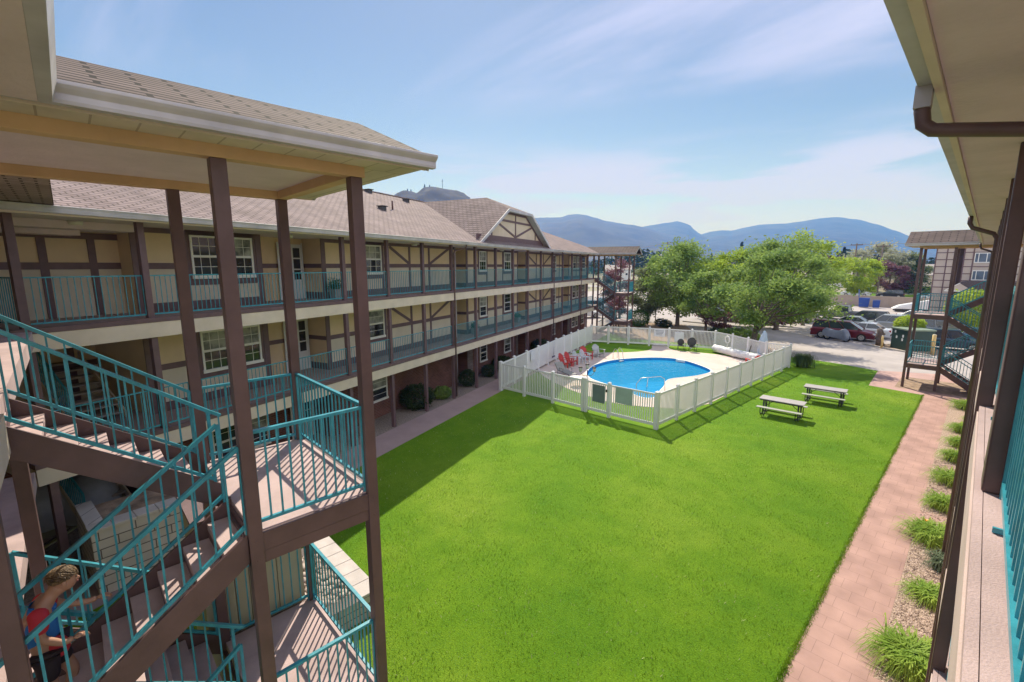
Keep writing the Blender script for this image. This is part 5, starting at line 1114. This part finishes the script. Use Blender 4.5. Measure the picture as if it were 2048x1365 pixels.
# ================================================================ POWER LINES
def pole(label,az,D,H,arm):
    x,y=PH(az,D); o=empty('utility_pole',(x,y,0),R(-az),label=label,cat='utility pole',group='power poles on the skyline')
    part('pole',o,bark,lambda b:b.tube([(0,0,0),(0,0,H)],[.2,.14],8)); part('crossarm',o,bark,lambda b:b.box(-arm,arm,-.08,.08,H-.5,H-.3))
    for k in (-1,0,1): part('insulator',o,trimk,lambda b:b.cyl((k*arm*.85,0,H-.2),.07,.25,'z',6))
    return Vector((x,y,H-.25))
p1=pole('power pole left of the shade trees on the skyline',-27.4,190,16.0,2.2); p2=pole('power pole right of the paired conifers',-9.35,150,12.6,1.3); p3=pole('short power pole with transformer left of the right tower',-7.3,135,11.7,1.4)
def wire(a,c,sag,r,label):
    pts=[a.lerp(c,i/24)-Vector((0,0,sag*4*(i/24)*(1-i/24))) for i in range(25)]
    b=MB(); b.use(mat('wire_grey',(0.22,0.22,0.24),.7,.05,2)); b.tube(pts,r,5); o=b.build('power_line'); tag(o,label,'power line','power lines')
wire(p1,p2,3.0,.05,'power line sagging between the left pole and the pole by the conifers'); wire(p2,Vector((10,150,14)),.6,.045,'power line running right from the middle pole to the tower roof')
wire(Vector((-110,120,15.5)),p1,3,.05,'power line from the far left behind the left tower roof'); wire(Vector((-62,115,8.0)),Vector((-12,150,10.8)),1.5,.05,'lower cable passing behind the tree crowns')
# ================================================================ HILLS
from mathutils import noise as mn
def terrain(name,prof,D,depth,m,amp,seed,nr=26,step=.35,back=.6,base=.0,rough=1.0):
    azs=[p[0] for p in prof]; a0,a1=azs[0],azs[-1]; na=int((a1-a0)/step)+1; V=[];F=[]
    def el(a):
        for i in range(len(prof)-1):
            if prof[i][0]<=a<=prof[i+1][0]:
                t=(a-prof[i][0])/(prof[i+1][0]-prof[i][0]); t=t*t*(3-2*t)*.5+t*.5; return prof[i][1]*(1-t)+prof[i+1][1]*t
        return 0
    for j in range(nr+1):
        t=j/nr; r=D-depth+(depth*(1+back))*t; tt=min(1,(r-(D-depth))/depth) if r<=D else 1-(r-D)/(depth*back)
        for i in range(na+1):
            a=a0+(a1-a0)*i/na; ar=R(a); x,y=r*math.sin(ar),r*math.cos(ar)
            h=el(a)*D*(max(0,tt)**.85); nn=mn.fractal(Vector((x/(depth*.5)+seed,y/(depth*.5),0)),.9,2.1,6)
            sh=4*max(0,tt)*(1-max(0,tt)) if r<=D else 1
            h+=nn*amp*(.25+.9*sh)*(min(1,max(0,tt)*3)) if abs(r-D)>1e-6 else nn*amp*.18*rough
            V.append((x,y,max(-2,h+EYE*max(0,tt)) if tt>0 else -2))
    for j in range(nr):
        for i in range(na): k=j*(na+1)+i; F.append((k,k+1,k+na+2,k+na+1))
    me=bpy.data.meshes.new(name); me.from_pydata(V,[],F); me.materials.append(m); me.polygons.foreach_set('use_smooth',[True]*len(F)); o=bpy.data.objects.new(name,me); COL.objects.link(o); tag(o,kind='structure'); return o
hillm=mat('hill_forest',(0.028,0.036,0.026),.95,.3,.006,col2=(0.003,0.007,0.007),detail=8,sharp=(.42,.58)); rockm=mat('hill_rock',(0.06,0.06,0.045),.95,.3,.022,col2=(0.002,0.005,0.006),detail=9,sharp=(.55,.66))
terrain('hill',[(-75,.02),(-67,.07),(-62,.115),(-60.2,.138),(-58.6,.151),(-57.9,.150),(-57.3,.148),(-56.3,.161),(-55.4,.162),(-54.2,.160),(-52.7,.157),(-51.8,.152),(-51.1,.143),(-50.7,.133),(-50.4,.110),(-49.5,.06),(-46,.03),(-42,.0)],950,420,rockm,34,3,nr=44,step=.2,rough=.35)
terrain('mountain',[(-60,.05),(-50,.092),(-43.4,.0987),(-41.5,.101),(-40,.1015),(-39,.107),(-38,.1078),(-37,.1055),(-35.8,.100),(-34.3,.092),(-33.2,.088),(-31.7,.0827),(-30,.076),(-27,.06),(-22,.04),(-15,.0)],4200,2300,hillm,75,9,nr=34)
terrain('mountain',[(-40,.05),(-31.7,.0815),(-30.5,.081),(-29,.0845),(-28,.0865),(-27,.0875),(-26.4,.0868),(-25.8,.083),(-25.1,.079),(-24.6,.070),(-24.1,.062),(-23.2,.056),(-20,.04),(-16,.0)],5200,2000,hillm,40,15,nr=30)
terrain('mountain',[(-34,.02),(-27,.045),(-24.1,.0600),(-22.6,.0665),(-21.7,.068),(-20.7,.067),(-19.4,.0725),(-18,.0768),(-16.5,.077),(-15.6,.0765),(-14.4,.079),(-12.8,.0828),(-11.2,.0832),(-9.6,.078),(-8,.068),(-6.5,.056),(-5.4,.046),(-1,.018),(6,.01),(20,.0)],5600,2600,hillm,40,21,nr=34)
terrain('foothill',[(-46,.0),(-42,.02),(-36,.036),(-32,.030),(-29,.034),(-26,.028),(-20,.018),(-12,.012),(-4,.008),(6,.0)],2300,900,mat('hill_dry',(0.06,0.06,0.05),.95,.3,.01,col2=(0.015,0.022,0.018),detail=9,sharp=(.45,.58)),30,31,nr=24)
# mast and trees on the rocky hill
def onhill(az,el_,D=950): a=R(az); return D*math.sin(a),D*math.cos(a),EYE+el_*D
x,y,z=onhill(-54.2,.160); o=empty('radio_mast',(x,y,z),0,label='thin radio mast on top of the rocky hill',cat='mast'); part('mast',o,trimk,lambda b:b.tube([(0,0,-3),(0,0,15)],.45,5)); part('antenna',o,trimk,lambda b:(b.bar((-3,0,12),(3,0,12),.4,.5),b.bar((-1.5,0,14.5),(1.5,0,14.5),.3,.4)))
for i,(az,e_,H,l) in enumerate([(-56.3,.159,6,'tallest pine standing on the crest of the rocky hill'),(-58.3,.150,5,'pine on the left shoulder of the rocky hill'),(-57.9,.150,4,'small pine beside the left shoulder pine'),(-60.2,.136,4,'lone pine at the left foot of the hill crest'),(-55.7,.160,4,'small pine right of the tallest hill pine')]):
    x,y,z=onhill(az,e_); rnd=random.Random(i); root=empty('hill_pine',(x,y,z),0,label=l,cat='tree',group='pines on the rocky hill'); part('trunk',root,bark,lambda b:b.tube([(0,0,-3),(0,0,H)],[.15,.05],5))
    b=MB(); b.use(G4)
    for k in range(320): t=rnd.random()**1.5; a=rnd.uniform(0,6.28); rr=H*.3*(1-t)*rnd.random(); leaf(b,Vector((rr*math.cos(a),rr*math.sin(a),H*(.02+.98*t))),.9,rnd)
    b.build('crown',root)
# ================================================================ PERSON on the lower flight
skin=mat('skin',(0.46,0.25,0.17),.5,.06,5); hair=mat('hair_brown',(0.24,0.16,0.09),.6,.3,30,.5,60,col2=(0.07,0.04,0.02)); shr=mat('shirt_red',(0.55,0.03,0.05),.7,.06,6); shb=mat('shirt_blue',(0.02,0.16,0.50),.7,.06,6); shk=mat('shorts_dark',(0.03,0.02,0.03),.7,.1,6)
def skinobj(name,parent,m,verts,edges,radii,sub=2,root=0):
    me=bpy.data.meshes.new(name); me.from_pydata(verts,edges,[]); me.materials.append(m); o=bpy.data.objects.new(name,me); COL.objects.link(o); o.parent=parent
    md=o.modifiers.new('skin','SKIN'); md.use_smooth_shade=True
    for i,r in enumerate(radii): me.skin_vertices[0].data[i].radius=(r,r) if not isinstance(r,tuple) else r; me.skin_vertices[0].data[i].use_root=(i==root)
    s_=o.modifiers.new('sub','SUBSURF'); s_.levels=sub; s_.render_levels=sub
    return o
PE=empty('person',(-5.45,-.72,2.85),math.pi/2,label='child in red and blue shirt and dark shorts leaning forward up the stairs',cat='person')
# local: +x = forward (world +y), +y = world -x
V=[(.24,0,.86),(.21,0,1.00),(.20,0,1.15),(.25,0,1.27),(.315,0,1.325),(.36,0,1.37),(.40,0,1.41), # pelvis..head 0-6
 (.25,.14,1.25),(.38,.20,1.08),(.55,.18,1.03),(.62,.17,1.04), # left arm 7-10
 (.24,-.14,1.24),(.22,-.19,1.04),(.36,-.19,.92),(.43,-.18,.93), # right arm 11-14
 (.26,.085,.76),(.38,.09,.44),(.28,.09,.14),(.36,.09,.08), # left leg 15-18
 (.23,-.085,.76),(.22,-.09,.42),(.10,-.09,.08),(.19,-.09,.03)]
E_=[(0,1),(1,2),(2,3),(3,4),(4,5),(5,6),(3,7),(7,8),(8,9),(9,10),(3,11),(11,12),(12,13),(13,14),(0,15),(15,16),(16,17),(17,18),(0,19),(19,20),(20,21),(21,22)]
Rr=[.115,.105,.12,.11,.05,.075,.085,.055,.042,.03,.028,.055,.042,.03,.028,.085,.055,.036,.035,.085,.055,.036,.035]
PE.scale=(.95,.95,.95)
body=skinobj('body',PE,skin,V,E_,Rr)
def head(b):
    b.ball((.425,0,1.44),.092,.075,.112,18,14); b.ball((.514,0,1.415),.016,.012,.02,8,6)
    for s_ in (-1,1): b.ball((.42,s_*.076,1.43),.02,.01,.03,8,6)
part('head',body,skin,head)
def eyes(b):
    for s_ in (-1,1): b.ball((.503,s_*.03,1.45),.010,.011,.009,8,6)
part('eyes',body,trimk,eyes); part('mouth',body,mat('lips',(0.35,0.1,0.09),.5,.05,4),lambda b:b.ball((.506,0,1.385),.01,.022,.006,8,5))
rn=random.Random(8)
def hr(b):
    b.ball((.405,0,1.488),.106,.088,.082,22,12,.035,rn)
    for k in range(420):
        a=rn.uniform(0,6.28); t=rn.uniform(-.1,1.5); n_=Vector((math.cos(a)*math.cos(t),math.sin(a)*math.cos(t),math.sin(t))); c=Vector((.405+.102*n_.x,.085*n_.y,1.488+.078*n_.z))
        tg=(Vector((.9,.3*math.sin(a),-.35))-n_*n_.x*.9).normalized(); b.bar(c-tg*.018,c+tg*.03+n_*.012,.008,.005)
part('hair',PE,hair,hr)
for s_,hx,hy,hz in ((1,.62,.17,1.04),(-1,.43,-.18,.93)):
    def hand(b):
        b.ball((hx+.03,hy,hz),.04,.034,.018,10,6)
        for k,l in enumerate((.05,.062,.058,.045)): yy=hy-.026+.0175*k; b.tube([(hx+.055,yy,hz),(hx+.055+l*.6,yy,hz-.006),(hx+.055+l*.85,yy,hz-.028)],[.0088,.008,.007],6)
        b.tube([(hx+.02,hy-s_*.03,hz),(hx+.045,hy-s_*.055,hz-.005),(hx+.065,hy-s_*.06,hz-.015)],[.010,.009,.008],6)
    part('hand',body,skin,hand)
skinobj('shirt',PE,shb,[(.24,0,.88),(.21,0,1.00),(.205,0,1.14),(.285,0,1.285),(.245,.10,1.235),(.245,-.10,1.235)],[(0,1),(1,2),(2,3),(2,4),(2,5)],[(.13,.145),(.125,.14),(.135,.15),(.10,.09),(.09,.085),(.09,.085)],2)
for s_ in (1,-1): skinobj('sleeve',PE,shr,[(.24,s_*.08,1.25),(.25,s_*.14,1.24),(.33,s_*.18,1.13)] if s_>0 else [(.22,-.07,1.25),(.235,-.14,1.24),(.22,-.19,1.08)],[(0,1),(1,2)],[.088,.078,.066],2)
skinobj('shorts',PE,shk,[(.24,0,.86),(.26,.085,.78),(.34,.09,.56),(.23,-.085,.78),(.225,-.09,.53)],[(0,1),(1,2),(0,3),(3,4)],[.125,.10,.085,.10,.085],2)
part('jersey_tail',PE,shr,lambda b:b.ball((.31,-.08,.84),.09,.06,.11,12,8))
for (xx,yy,zz) in ((.32,.09,.05),(.14,-.09,.035)): part('shoe',PE,trimk,lambda b:b.ball((xx+.03,yy,zz+.01),.125,.045,.045,12,7))
# ================================================================ HAZE
hz=MB(); hm=bpy.data.materials.new('haze_air'); hm.use_nodes=True; t=hm.node_tree; t.nodes.clear(); oo=N(t,'ShaderNodeOutputMaterial'); pv=N(t,'ShaderNodeVolumePrincipled'); pv.inputs['Color'].default_value=(0.07,0.26,1.0,1); pv.inputs['Absorption Color'].default_value=(1,1,1,1); pv.inputs['Density'].default_value=0.00030; pv.inputs['Anisotropy'].default_value=0.0
t.links.new(pv.outputs[0],oo.inputs['Volume'])
hz.use(hm); hz.box(-6500,3500,-800,7600,-4,520); o=hz.build('haze'); tag(o,kind='stuff')
